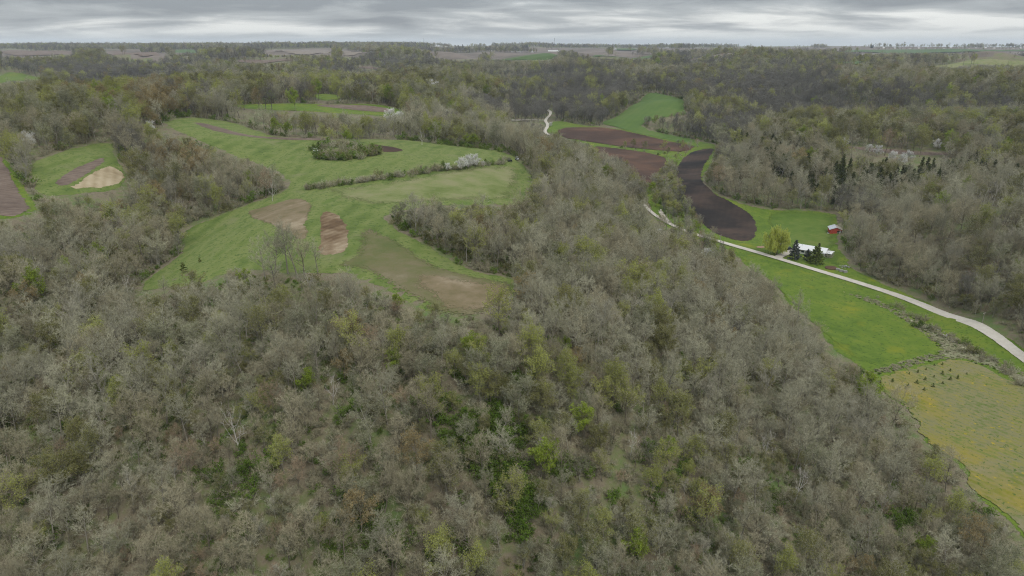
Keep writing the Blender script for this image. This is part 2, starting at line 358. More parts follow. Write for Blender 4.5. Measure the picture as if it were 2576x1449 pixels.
# ------------------------------------------------------------------ ground: one sheet to the horizon
def build_ground():
    ns, ntt = len(S_ARR), len(T_ARR) - 1          # -180 and 180 meet
    x = _gx[:, :ntt]; y = _gy[:, :ntt]; z = H_TAB[:, :ntt]
    V = np.stack([x, y, z], 2).reshape(-1, 3)
    i = np.arange(ns - 1)[:, None]; j = np.arange(ntt)[None]; jn = (j + 1) % ntt
    F = np.stack([(i * ntt + j) + 0 * jn, i * ntt + jn, (i + 1) * ntt + jn, (i + 1) * ntt + j], 2).reshape(-1, 4)
    cen = len(V)
    V = np.vstack([V, [[0, 0, float(z[0].mean())]]])
    faces = F.tolist() + [[cen, (k + 1) % ntt, k] for k in range(ntt)]
    me = bpy.data.meshes.new('ground')
    me.from_pydata(V.tolist(), [], faces)
    me.polygons.foreach_set('use_smooth', [True] * len(me.polygons))
    me.update()
    o = link('ground', me, mats=[MAT['forest_floor'], MAT['farmland']])
    fc = np.zeros(len(me.polygons) * 3); me.polygons.foreach_get('center', fc); fc = fc.reshape(-1, 3)
    far = inside(fc[:, 0], fc[:, 1], FARMLAND)
    me.polygons.foreach_set('material_index', far.astype(np.int32))
    tag(o, kind='structure')
build_ground()

def lift_of(r): return 0.05 + 0.00015 * r + np.maximum(0, r - 600) * 0.0004
def densify(poly, step, wob=0.0, seed=0, closed=True):
    out = []
    n = len(poly)
    for i in range(n if closed else n - 1):
        a = np.array(poly[i]); b = np.array(poly[(i + 1) % n])
        d = np.linalg.norm(b - a); k = max(1, int(d / step))
        for q in range(k): out.append(a + (b - a) * q / k)
    if not closed: out.append(np.array(poly[-1]))
    out = np.array(out)
    if wob:
        s_ = max(step * 2.5, 4)
        out = out + wob * np.stack([vnoise(out[:, 0] / s_, out[:, 1] / s_, seed + 11), vnoise(out[:, 0] / s_, out[:, 1] / s_, seed + 12)], 1)
    return out
def smooth_poly(p, it=2, closed=True):
    p = np.array(p, float)
    for _ in range(it):
        if closed:
            n = np.roll(p, -1, 0); q = np.empty((2 * len(p), 2)); q[0::2] = 0.75 * p + 0.25 * n; q[1::2] = 0.25 * p + 0.75 * n
        else:
            a, b_ = p[:-1], p[1:]; q = np.empty((2 * len(a), 2)); q[0::2] = 0.75 * a + 0.25 * b_; q[1::2] = 0.25 * a + 0.75 * b_
            q = np.vstack([p[:1], q, p[-1:]])
        p = q
    return p
def drape(name, poly, mat, level=1, step=6.0, wob=0.8, label=None, feather=4.0):
    b_ = densify(poly, step, wob, len(name))
    x0, y0 = b_.min(0); x1, y1 = b_.max(0)
    gx, gy = np.meshgrid(np.arange(x0, x1, step), np.arange(y0, y1, step))
    gx = gx.ravel(); gy = gy.ravel()
    k = inside(gx, gy, b_)
    pts = [Vector(p) for p in b_] + [Vector((a, bb)) for a, bb in zip(gx[k], gy[k])]
    n = len(b_)
    vo, eo, fo, *_ = delaunay_2d_cdt(pts, [(i, (i + 1) % n) for i in range(n)], [], 1, 1e-3)
    V = np.array([(p[0], p[1]) for p in vo])
    r = np.hypot(V[:, 0], V[:, 1])
    z = height(V[:, 0], V[:, 1]) + level * lift_of(r)
    rim = np.zeros(len(V), bool)                 # the rim tucks down to the layer below
    cnt = {}
    for f in fo:
        for a, bb in zip(f, list(f[1:]) + [f[0]]):
            e = (min(a, bb), max(a, bb)); cnt[e] = cnt.get(e, 0) + 1
    for e, k_ in cnt.items():
        if k_ == 1: rim[e[0]] = rim[e[1]] = True
    z[rim] -= lift_of(r[rim]) + 0.02
    me = bpy.data.meshes.new(name)
    fo = [f if (V[f[1]][0] - V[f[0]][0]) * (V[f[2]][1] - V[f[0]][1]) - (V[f[1]][1] - V[f[0]][1]) * (V[f[2]][0] - V[f[0]][0]) > 0 else f[::-1] for f in fo]
    me.from_pydata(np.column_stack([V, z]).tolist(), [], fo)
    me.polygons.foreach_set('use_smooth', [True] * len(me.polygons))
    dist = np.full(len(V), 1e9)
    for q in np.array_split(np.arange(len(V)), max(1, len(V) * n // 3000000)):
        dist[q] = np.sqrt(((V[q][:, None] - b_[None]) ** 2).sum(2).min(1))
    fr = np.clip(dist / max(feather, step), 0, 1); fr[rim] = 0
    me.attributes.new('fringe', 'FLOAT', 'POINT').data.foreach_set('value', fr.astype(np.float32))
    me.update()
    o = link(name, me, mats=[MAT[mat]])
    tag(o, kind='structure')
    if label: o['label'] = label
    return o

CLEAR = []                                       # land kept free of trees (plan outlines and the same as seen)
def field(name, uv, mat, level=1, clear=True, step=None, smooth=2, wob=0.8, feather=4.0):
    p = land(uv)
    if smooth: p = smooth_poly(p, smooth)
    size = max(np.ptp(p[:, 0]), np.ptp(p[:, 1]))
    st = step or max(3.0, size / 60)
    if clear: CLEAR.append((p, np.array(uv, float), float(np.hypot(p[:, 0], p[:, 1]).min()), name))
    return drape(name, p, mat, level, st, wob, feather=feather)
# ------------------------------------------------------------------ fields
CLEAR.append((FARMLAND, FARMLAND_SEEN, float(np.hypot(FARMLAND[:, 0], FARMLAND[:, 1]).min()), 'farmland'))
field('far_field', [(0, 128), (90, 129), (175, 131), (195, 138), (100, 141), (0, 141)], 'brown_soil', 2, feather=20)
field('far_field', [(250, 130), (330, 131), (420, 138), (395, 150), (330, 147)], 'brown_soil', 2, feather=20)
field('far_field', [(640, 133), (740, 127), (838, 125), (838, 137), (700, 137)], 'farmland_beige', 2, feather=20)
field('far_field', [(860, 125), (935, 130), (880, 145), (855, 141)], 'farmland_beige', 2, feather=20)
field('far_field', [(430, 127), (480, 126), (520, 131), (440, 134)], 'far_green', 2, feather=20)
field('far_field', [(2090, 128), (2300, 126), (2576, 126), (2700, 130), (2400, 133), (2150, 133)], 'far_green', 2, feather=40)
field('far_field', [(1540, 124), (1600, 124), (1610, 127), (1545, 128)], 'far_green', 2, feather=20)
field('beige_field', [(1085, 143), (1160, 138), (1195, 142), (1215, 149), (1150, 153)], 'farmland', 2)
field('ridge_field', [(560, 154), (640, 151), (700, 150), (770, 156), (700, 157), (610, 158)], 'brown_soil', 2)
field('hill_field', [(880, 168), (930, 166), (990, 176), (930, 174)], 'brown_soil', 1)
field('green_strip', [(1200, 150), (1290, 143), (1420, 143), (1380, 150), (1290, 153)], 'far_green', 2)
field('green_strip', [(1480, 141), (1640, 139), (1650, 146), (1500, 146)], 'far_green', 2)
field('upland_pasture', [(2320, 168), (2400, 158), (2500, 151), (2600, 158), (2700, 168), (2560, 165), (2440, 166), (2380, 170)], 'pasture', 1)
field('far_pasture', [(2080, 160), (2140, 156), (2200, 155), (2180, 160), (2120, 162)], 'far_green', 2)
field('hilltop_meadow', [(-150, 176), (0, 178), (60, 183), (125, 196), (60, 204), (0, 211), (-150, 218)], 'lush_grass', 1)
field('strip_meadow', [(575, 263), (700, 261), (860, 261), (985, 267), (1040, 290), (960, 293), (850, 286), (700, 278), (590, 272)], 'lush_grass', 1)
field('crop_strip', [(775, 264), (850, 262), (990, 274), (985, 283), (930, 282), (860, 275)], 'brown_soil', 2)
field('glade', [(780, 240), (815, 236), (850, 240), (865, 252), (800, 254)], 'lush_grass', 1)
field('meadow', [(400, 316), (440, 298), (500, 296), (580, 304), (650, 330), (690, 345), (790, 349), (900, 350), (1000, 352), (1100, 360), (1200, 371), (1285, 388), (1335, 430), (1350, 480), (1340, 520), (1240, 520), (1100, 520), (960, 540),
                 (1000, 572), (1080, 620), (1160, 660), (1200, 685), (1310, 700), (1310, 740), (1220, 790), (1120, 800), (1040, 780), (980, 740), (870, 690), (800, 700), (700, 690), (600, 680), (470, 730), (330, 740), (360, 705), (430, 660), (460, 630), (445, 580), (560, 535), (700, 490), (735, 465), (690, 430), (600, 395), (500, 355)], 'meadow', 1, step=6)
field('pasture', [(770, 478), (900, 462), (1040, 440), (1160, 415), (1280, 408), (1335, 425), (1348, 480), (1340, 520), (1240, 520), (1100, 520), (980, 530), (900, 520), (820, 510)], 'pasture', 2, False, feather=22)
field('weed_patch', [(605, 538), (660, 520), (736, 499), (763, 497), (793, 515), (779, 544), (783, 610), (763, 612), (701, 583), (646, 558)], 'dry_weeds', 2, False, smooth=1, feather=4)
field('stubble_patch', [(806, 530), (845, 536), (880, 556), (882, 599), (873, 638), (830, 647), (794, 634), (802, 599), (800, 556)], 'stubble', 2, False, smooth=1)
field('weed_field', [(892, 566), (935, 571), (994, 594), (1072, 645), (1130, 676), (1189, 691), (1318, 707), (1318, 755), (1230, 808), (1110, 808), (1030, 765), (970, 730), (930, 704), (884, 686), (812, 680), (806, 664), (850, 656), (878, 640), (888, 600)], 'old_weeds', 2, False, feather=9)
field('weed_field', [(1000, 700), (1060, 682), (1130, 690), (1189, 700), (1310, 712), (1312, 750), (1230, 800), (1120, 797), (1050, 750)], 'dry_weeds', 3, False, feather=12)
field('crop_strip', [(478, 308), (512, 309), (570, 325), (620, 340), (710, 347), (800, 349), (880, 352), (800, 355), (690, 352), (590, 342), (520, 326)], 'brown_soil', 2, False)
field('crop_strip', [(915, 362), (960, 366), (1035, 380), (975, 387), (940, 378)], 'red_soil', 2, False)
field('corner_meadow', [(70, 410), (120, 395), (200, 366), (290, 352), (285, 392), (330, 440), (310, 480), (200, 490), (110, 500), (80, 470)], 'meadow', 1)
field('crop_strip', [(128, 464), (180, 425), (240, 400), (275, 396), (265, 412), (215, 447), (170, 475)], 'brown_soil', 2, False, smooth=1)
field('straw_patch', [(160, 477), (200, 455), (265, 414), (305, 428), (322, 447), (305, 467), (235, 478)], 'straw', 2, False, smooth=1)
field('side_meadow', [(-60, 380), (10, 385), (40, 430), (75, 480), (105, 530), (60, 560), (-60, 560)], 'lush_grass', 1)
field('ploughed_field', [(-200, 380), (0, 384), (30, 440), (60, 488), (88, 530), (50, 548), (0, 548), (-200, 548)], 'brown_soil', 2, True, smooth=1)
field('valley_meadow', [(1390, 300), (1480, 318), (1560, 325), (1660, 340), (1770, 352), (1810, 365), (1800, 400), (1775, 440), (1770, 460), (1800, 488), (1880, 514), (1930, 526), (2110, 526), (2120, 560), (2115, 610), (2140, 660), (2170, 690), (2330, 745), (2480, 815), (2700, 930), (2950, 1060), (2950, 1700), (2625, 1449), (2560, 1400),
                       (2530, 1310), (2440, 1260), (2400, 1165), (2310, 1115), (2275, 1030), (2205, 1000), (2160, 925), (2080, 885), (2045, 815), (1965, 768), (1940, 705), (1865, 675), (1835, 628), (1720, 592), (1660, 566), (1632, 530), (1622, 505), (1590, 472), (1540, 425), (1500, 392), (1488, 366), (1405, 342), (1360, 330)], 'lush_grass', 1, True, step=9)
field('hillside_field', [(1500, 312), (1560, 290), (1600, 262), (1622, 234), (1665, 237), (1722, 250), (1718, 275), (1740, 290), (1680, 296), (1612, 312), (1625, 326), (1700, 342), (1762, 354), (1740, 362), (1640, 344), (1560, 327)], 'hill_grass', 2, True)
field('valley_field', [(1402, 322), (1480, 320), (1560, 328), (1645, 346), (1755, 365), (1732, 384), (1650, 379), (1550, 368), (1470, 356), (1405, 345)], 'red_soil', 3, False, smooth=1)
field('valley_field', [(1480, 366), (1570, 376), (1640, 386), (1682, 400), (1676, 425), (1645, 458), (1648, 478), (1600, 466), (1550, 440), (1500, 405)], 'red_soil', 3, False, smooth=1)
field('valley_field', [(1712, 398), (1755, 377), (1800, 373), (1790, 395), (1768, 425), (1768, 458), (1800, 490), (1850, 513), (1898, 542), (1909, 578), (1906, 602), (1872, 611), (1815, 598), (1765, 570), (1738, 530), (1700, 470), (1692, 440)], 'dark_soil', 3, False)
field('lawn', [(1915, 530), (2000, 528), (2105, 530), (2118, 565), (2110, 610), (2135, 660), (2150, 688), (2060, 664), (1980, 640), (1910, 620), (1918, 590)], 'lawn', 2, False, feather=12)
field('valley_pasture', [(1825, 622), (1900, 648), (2000, 682), (2150, 742), (2240, 790), (2330, 850), (2362, 886), (2270, 905), (2190, 936), (2100, 870), (2010, 790), (1920, 700)], 'lush_grass', 2, False, feather=9)
field('field_margin', [(2120, 735), (2200, 755), (2300, 800), (2420, 860), (2620, 960), (2760, 1050), (2600, 985), (2500, 930), (2420, 905), (2360, 905), (2200, 945), (2180, 938), (2290, 905), (2368, 884), (2330, 845), (2240, 785)], 'verge', 2, False, feather=9)
field('dandelion_field', [(2190, 948), (2280, 928), (2370, 902), (2430, 905), (2500, 930), (2576, 968), (2800, 1080), (2950, 1250), (2950, 1700), (2640, 1449), (2575, 1390), (2535, 1305), (2445, 1255), (2405, 1162), (2315, 1112), (2278, 1028), (2212, 995)], 'yellow_field', 3, False, feather=8)
field('bench_field', [(2095, 367), (2150, 370), (2300, 378), (2440, 387), (2300, 391), (2150, 379)], 'brown_soil', 1, True)
field('yard_dirt', [(1893, 621), (1925, 618), (1930, 626), (1905, 628)], 'bare_dirt', 3, False)

def ribbon(name, line, width, mat, level, crown=0.0, step=5.0):
    p = densify(smooth_poly(line, 3, False), step, closed=False)
    d = np.gradient(p, axis=0); d /= np.linalg.norm(d, axis=1)[:, None]
    nrm = np.stack([-d[:, 1], d[:, 0]], 1)
    V = []; F = []
    offs = (-0.62, -0.42, -0.15, 0.15, 0.42, 0.62)
    for k, (q, n_) in enumerate(zip(p, nrm)):
        for o_ in offs:
            w = width * (1 + 0.04 * math.sin(k * 0.5 + o_ * 9))
            x, y = q + n_ * o_ * w
            r = math.hypot(x, y)
            V.append((x, y, hz(x, y) + level * lift_of(r) + (crown if abs(o_) < 0.3 else 0)))
        if k:
            a = (k - 1) * 6; b_ = k * 6
            for q_ in range(5): F.append((a + q_, b_ + q_, b_ + q_ + 1, a + q_ + 1))
    me = bpy.data.meshes.new(name); me.from_pydata(V, [], F); me.update()
    bm = bmesh.new(); bm.from_mesh(me); bmesh.ops.recalc_face_normals(bm, faces=bm.faces)
    if sum(f.normal.z for f in bm.faces) < 0: bmesh.ops.reverse_faces(bm, faces=bm.faces)
    bm.to_mesh(me); bm.free()
    me.attributes.new('fringe', 'FLOAT', 'POINT').data.foreach_set('value', np.tile([0.0, 1.0, 1.0, 1.0, 1.0, 0.0], len(p)).astype(np.float32))
    o = link(name, me, mats=[MAT[mat]]); tag(o, kind='structure')
    return p
_pts = [(2820, 1070), (2700, 985), (2576, 904), (2517, 869), (2417, 811), (2280, 746), (2117, 696), (1957, 650), (1870, 625), (1787, 603), (1720, 580), (1660, 552), (1628, 526), (1600, 496), 0, 1, 2, (1366, 334), (1381, 318), (1369, 305), (1388, 286), (1378, 279), (1360, 270)]
_hid = (on_plane(1533, 440, 5), on_plane(1455, 385, 5.5), on_plane(1395, 352, 6.5))
_line = np.array([_hid[q] if isinstance(q, int) else on_plane(q[0], q[1], 1.2) if q[0] > 1850 else land([q])[0] for q in _pts])
ROAD = ribbon('gravel_road', _line, 3.9, 'gravel', 4, 0.06)
SIDE_ROAD = ribbon('side_road', land([(1369, 305), (1340, 304), (1310, 304), (1270, 303), (1200, 300)]), 4.6, 'gravel', 4.3, 0.04)
DRIVE = ribbon('driveway', land([(1956, 650), (1972, 642), (1986, 634), (1996, 628)]), 4.0, 'gravel', 4.4, 0.03, 2.0)
FAR_ROAD = ribbon('far_road', land([(849, 124), (848.6, 132), (848, 144)]), 8.0, 'farmland_beige', 4.4, 0.0, 25.0)
# ------------------------------------------------------------------ trees: materials
def leafy(name, a, b_, var=0.5, trans=0.35):
    """leaf, twig or bark colour: two tones mixed by a random per plant and a noise along it"""
    m = bpy.data.materials.new(name); m.use_nodes = True
    nt = m.node_tree; nt.nodes.clear(); N, L = nt.nodes.new, nt.links.new
    out = N('ShaderNodeOutputMaterial')
    oi = N('ShaderNodeObjectInfo'); geo = N('ShaderNodeNewGeometry')
    n = N('ShaderNodeTexNoise'); n.inputs['Scale'].default_value = 0.55; n.inputs['Detail'].default_value = 3
    L(geo.outputs['Position'], n.inputs['Vector'])
    ad = N('ShaderNodeMath'); ad.operation = 'MULTIPLY_ADD'
    L(n.outputs[0], ad.inputs[0]); ad.inputs[1].default_value = 1.2; ad.inputs[2].default_value = -0.35
    av = N('ShaderNodeMix'); av.data_type = 'FLOAT'; av.inputs[0].default_value = 0.5
    L(oi.outputs['Random'], av.inputs[2]); L(ad.outputs[0], av.inputs[3])
    mx = N('ShaderNodeMix'); mx.data_type = 'RGBA'
    L(av.outputs[0], mx.inputs[0]); mx.inputs[6].default_value = c4(a); mx.inputs[7].default_value = c4(b_)
    hs = N('ShaderNodeHueSaturation')
    mv = N('ShaderNodeMapRange'); L(oi.outputs['Random'], mv.inputs[0]); mv.inputs[3].default_value = 1 - var * 0.5; mv.inputs[4].default_value = 1 + var * 0.5
    # a second random from the first, so that lightness and tone do not move together
    fr = N('ShaderNodeMath'); fr.operation = 'MULTIPLY'; L(oi.outputs['Random'], fr.inputs[0]); fr.inputs[1].default_value = 17.31
    f2 = N('ShaderNodeMath'); f2.operation = 'FRACT'; L(fr.outputs[0], f2.inputs[0]); L(f2.outputs[0], mv.inputs[0])
    L(mv.outputs[0], hs.inputs['Value']); L(mx.outputs[2], hs.inputs['Color'])
    d = N('ShaderNodeBsdfDiffuse'); L(hs.outputs[0], d.inputs[0])
    if trans:
        t = N('ShaderNodeBsdfTranslucent'); L(hs.outputs[0], t.inputs[0])
        ms = N('ShaderNodeMixShader'); ms.inputs[0].default_value = trans
        L(d.outputs[0], ms.inputs[1]); L(t.outputs[0], ms.inputs[2]); L(ms.outputs[0], out.inputs[0])
    else:
        L(d.outputs[0], out.inputs[0])
    return m
TONE = {
    'grey':    (leafy('grey_bark', (0.17, 0.155, 0.12), (0.26, 0.24, 0.19), 0.35, 0), leafy('grey_twig', (0.285, 0.272, 0.185), (0.378, 0.36, 0.26), 0.4, 0.15)),
    'brown':   (leafy('brown_bark', (0.13, 0.113, 0.083), (0.20, 0.177, 0.13), 0.35, 0), leafy('brown_twig', (0.268, 0.242, 0.157), (0.36, 0.324, 0.22), 0.4, 0.15)),
    'pale':    (leafy('pale_bark', (0.26, 0.245, 0.205), (0.37, 0.35, 0.295), 0.35, 0), leafy('pale_twig', (0.31, 0.29, 0.215), (0.40, 0.375, 0.29), 0.35, 0.15)),
    'reddish': (leafy('ruddy_bark', (0.13, 0.11, 0.08), (0.18, 0.155, 0.115), 0.3, 0), leafy('ruddy_twig', (0.28, 0.21, 0.138), (0.36, 0.275, 0.182), 0.3, 0.15)),
    'dark':    (leafy('dark_bark', (0.09, 0.082, 0.07), (0.14, 0.13, 0.112), 0.3, 0), leafy('dark_twig', (0.13, 0.122, 0.10), (0.20, 0.188, 0.158), 0.4, 0.1)),
    'bleached': (leafy('bleached_bark', (0.38, 0.355, 0.31), (0.5, 0.47, 0.42), 0.2, 0), leafy('bleached_twig', (0.38, 0.35, 0.31), (0.5, 0.46, 0.42), 0.2, 0)),
}
LEAF = {
    'yellow-green': leafy('yellow_green_leaf', (0.27, 0.29, 0.065), (0.36, 0.37, 0.11), 0.4, 0.45),
    'lime':  leafy('lime_leaf', (0.19, 0.26, 0.03), (0.26, 0.32, 0.045), 0.3),
    'olive': leafy('olive_leaf', (0.17, 0.17, 0.06), (0.25, 0.24, 0.09), 0.45, 0.45),
    'sage':  leafy('sage_leaf', (0.19, 0.195, 0.115), (0.27, 0.265, 0.165), 0.4),
    'rust':  leafy('rust_leaf', (0.215, 0.165, 0.075), (0.29, 0.225, 0.11), 0.4),
    'white': leafy('white_blossom', (0.55, 0.54, 0.51), (0.7, 0.69, 0.66), 0.25, 0.25),
    'green': leafy('shrub_leaf', (0.095, 0.165, 0.022), (0.165, 0.235, 0.042), 0.45, 0.45),
    'dark':  leafy('cedar_leaf', (0.065, 0.08, 0.028), (0.11, 0.122, 0.045), 0.45, 0.25),
    'spruce': leafy('spruce_needle', (0.075, 0.09, 0.075), (0.125, 0.14, 0.12), 0.2, 0.1),
    'pine': leafy('pine_needle', (0.095, 0.125, 0.03), (0.17, 0.195, 0.055), 0.2, 0.1),
    'tuft': leafy('tuft_blade', (0.06, 0.10, 0.014), (0.11, 0.145, 0.025), 0.4, 0.3),
    'straw': leafy('straw_blade', (0.36, 0.33, 0.22), (0.48, 0.44, 0.32), 0.3, 0.3),
    'willow': leafy('willow_leaf', (0.43, 0.47, 0.09), (0.55, 0.57, 0.17), 0.15, 0.55),
}

# ------------------------------------------------------------------ trees: geometry
class Mesh_Maker:
    def __init__(s): s.v = []; s.f = []
    def tube(s, pts, rads, n=4):
        base = len(s.v); prev = None
        for i, (p, r) in enumerate(zip(pts, rads)):
            d = (pts[min(i + 1, len(pts) - 1)] - pts[max(i - 1, 0)])
            d = d / (np.linalg.norm(d) + 1e-9)
            a = np.cross(d, (0.3, 0.9, 0.31)); a /= np.linalg.norm(a) + 1e-9; b = np.cross(d, a)
            for k in range(n):
                q = 2 * math.pi * k / n
                s.v.append(p + (a * math.cos(q) + b * math.sin(q)) * r)
        for i in range(len(pts) - 1):
            for k in range(n):
                k2 = (k + 1) % n
                s.f.append((base + i * n + k, base + i * n + k2, base + (i + 1) * n + k2, base + (i + 1) * n + k))
    def sliver(s, p, q, w, side):
        b = len(s.v); s.v += [p - side * w, p + side * w, q]; s.f.append((b, b + 1, b + 2))
    def quad(s, p, a, b_):
        k = len(s.v); s.v += [p - a - b_, p + a - b_ * 0.6, p + a * 0.6 + b_, p - a * 0.8 + b_]; s.f.append((k, k + 1, k + 2, k + 3))
    def tri(s, p, a, b_):
        k = len(s.v); s.v += [p - a, p + a, p + b_]; s.f.append((k, k + 1, k + 2))
    def mesh(s, name, mat, smooth=False):
        me = bpy.data.meshes.new(name)
        me.from_pydata([tuple(map(float, p)) for p in s.v], [], s.f)
        me.materials.append(mat)
        if smooth: me.polygons.foreach_set('use_smooth', [True] * len(me.polygons))
        me.update()
        return me
def rvec(R): 
    v = R.normal(size=3); return v / np.linalg.norm(v)
def wander(R, p, d, length, n, wob, lift):
    pts = [p]; d = d / np.linalg.norm(d)
    for i in range(n):
        d = d + R.normal(size=3) * wob + np.array((0, 0, lift)); d /= np.linalg.norm(d)
        pts.append(pts[-1] + d * length / n)
    return pts
def on_path(pts, t):
    k = t * (len(pts) - 1); i = min(int(k), len(pts) - 2)
    return pts[i] + (pts[i + 1] - pts[i]) * (k - i), (pts[i + 1] - pts[i])
def broad_tree(seed, hgt=14.0, cr=4.4, fork=0.36, limbs=8, twigs=9, twig_w=0.026, lean=0.05, tone='grey', leaf=None, leaves=2, leaf_size=0.17, subs=5, flower=False, dead=False, rise=0.10):
    """a deciduous tree: wandering trunk, rising limbs, branches, and fine twigs (slivers); leaf cards where it leafs out"""
    R = np.random.default_rng(seed)
    tr, cw, lf = Mesh_Maker(), Mesh_Maker(), Mesh_Maker()
    tr_top = hgt * 0.74
    trunk = wander(R, np.zeros(3) - (0, 0, 0.5), np.array((R.normal() * lean, R.normal() * lean, 1.0)), tr_top + 0.5, 7, 0.07, 0.05)
    r0 = hgt * 0.0165
    tr.tube(trunk, [r0 * (1.25 if i == 0 else 1) * (1 - 0.72 * i / 7) for i in range(8)], 6)
    spray = []
    for k in range(limbs + 1):
        top = k == limbs
        t = 1.0 if top else fork + (0.97 - fork) * (k + R.uniform(-0.3, 0.3)) / limbs
        t = min(max(t, 0.2), 1.0)
        p, _ = on_path(trunk, t)
        az = k * 2.399 + R.uniform(-0.4, 0.4)
        el = math.radians(R.uniform(24, 50) + 25 * (t - fork)) if not top else math.radians(80)
        d = np.array((math.cos(az) * math.cos(el), math.sin(az) * math.cos(el), math.sin(el)))
        env = cr * math.sqrt(max(0.25, 1 - ((t - 0.55) / 0.62) ** 2))
        ln = env * R.uniform(0.95, 1.2) if not top else hgt * 0.26
        limb = wander(R, p, d, ln, 4, 0.13, rise)
        rl = r0 * (1 - 0.72 * t) * 0.62
        tr.tube(limb, [rl * (1 - 0.78 * i / 4) for i in range(5)], 4)
        for j in range(6):
            tb = 0.22 + 0.78 * (j + R.uniform(0, 0.8)) / 6
            pb, db = on_path(limb, min(tb, 1.0))
            db = db / np.linalg.norm(db)
            nd = db * 0.75 + rvec(R) * 0.75 + np.array((0, 0, 0.28))
            lb = cr * R.uniform(0.34, 0.52) * (1.1 - 0.35 * tb)
            br = wander(R, pb, nd, lb, 3, 0.2, 0.08)
            rb = max(0.018, rl * (1 - 0.75 * tb) * 0.55)
            cw.tube(br, [rb, rb * 0.75, rb * 0.5, rb * 0.3], 3)
            if dead and R.random() < 0.5: continue
            for q in range(subs):
                ts = 0.2 + 0.8 * (q + R.uniform(0, 0.9)) / subs
                ps, ds = on_path(br, min(ts, 1.0)); ds = ds / np.linalg.norm(ds)
                sd_ = ds * 0.7 + rvec(R) * 0.85 + np.array((0, 0, 0.22)); sd_ /= np.linalg.norm(sd_)
                ls = cr * R.uniform(0.16, 0.27)
                tip = ps + sd_ * ls
                sidev = np.cross(sd_, rvec(R)); sidev /= np.linalg.norm(sidev) + 1e-9
                cw.sliver(ps, tip, twig_w * 0.8, sidev)
                for w in range(twigs):
                    tw = R.uniform(0.1, 1.0)
                    pt = ps + sd_ * ls * tw
                    td = sd_ * 0.8 + rvec(R) * 0.8 + np.array((0, 0, 0.18)); td /= np.linalg.norm(td)
                    lt = cr * R.uniform(0.09, 0.19)
                    sv = np.cross(td, rvec(R)); sv /= np.linalg.norm(sv) + 1e-9
                    cw.sliver(pt, pt + td * lt, twig_w * R.uniform(0.55, 0.9), sv)
                    spray.append((pt, td, lt))
    if leaf:
        for pt, td, lt in spray:
            for _ in range(int(leaves + R.random())):
                c_ = pt + td * lt * R.uniform(0.3, 1.1) + R.normal(size=3) * 0.12
                a = rvec(R); b_ = np.cross(a, rvec(R)); s_ = leaf_size * R.uniform(0.6, 1.25)
                lf.tri(c_, a * s_ * 0.7, b_ * s_ * 1.2)
    bark, twig = TONE[tone]
    return dict(trunk=tr.mesh('trunk', bark, True), crown=cw.mesh('crown', twig), foliage=lf.mesh('foliage', LEAF[leaf]) if leaf else None, h=hgt, tone=tone, leaf=leaf)
def cedar_tree(seed, hgt=8.0, cr=2.2, leaf='dark', shape=0.8, n=1500, card=0.34, tone='brown', bare_base=0.06):
    """an evergreen: a straight trunk, whorls of branches and many sprays of needles over a cone"""
    R = np.random.default_rng(seed)
    tr, cw, lf = Mesh_Maker(), Mesh_Maker(), Mesh_Maker()
    tr.tube([np.array((0, 0, -0.5)), np.array((0, 0, hgt * 0.5)), np.array((0, 0, hgt * 0.97))], [hgt * 0.016, hgt * 0.011, 0.02], 5)
    nb = int(hgt * 7)
    for k in range(nb):
        t = bare_base + (0.97 - bare_base) * (k / nb) ** 0.95
        az = k * 2.399 + R.uniform(-0.5, 0.5)
        L_ = cr * (1 - t) ** shape * R.uniform(0.7, 1.15) * (0.75 + 0.25 * min(1, t / 0.15)) + 0.12
        d = np.array((math.cos(az), math.sin(az), R.uniform(-0.18, 0.25) + 0.35 * t))
        br = wander(R, np.array((0, 0, hgt * t)), d, L_, 3, 0.06, -0.02)
        cw.tube(br, [0.035, 0.028, 0.02, 0.01], 3)
        for q in range(max(4, int(n / nb * (L_ / cr) * 1.6))):
            tt = R.uniform(0.2, 1.05) ** 0.7
            p, dd = on_path(br, min(tt, 1.0)); dd = dd / np.linalg.norm(dd)
            p = p + R.normal(size=3) * (0.12, 0.12, 0.10) * (0.6 + L_ * 0.35)
            a = dd * 0.8 + rvec(R) * 0.6; a /= np.linalg.norm(a)
            b_ = np.cross(a, rvec(R)); b_ /= np.linalg.norm(b_) + 1e-9
            s_ = card * R.uniform(0.55, 1.2)
            lf.quad(p, a * s_, b_ * s_ * 0.34)
    return dict(trunk=tr.mesh('trunk', TONE[tone][0], True), crown=cw.mesh('crown', TONE[tone][0]), foliage=lf.mesh('foliage', LEAF[leaf]), h=hgt, tone='dark', leaf=leaf)
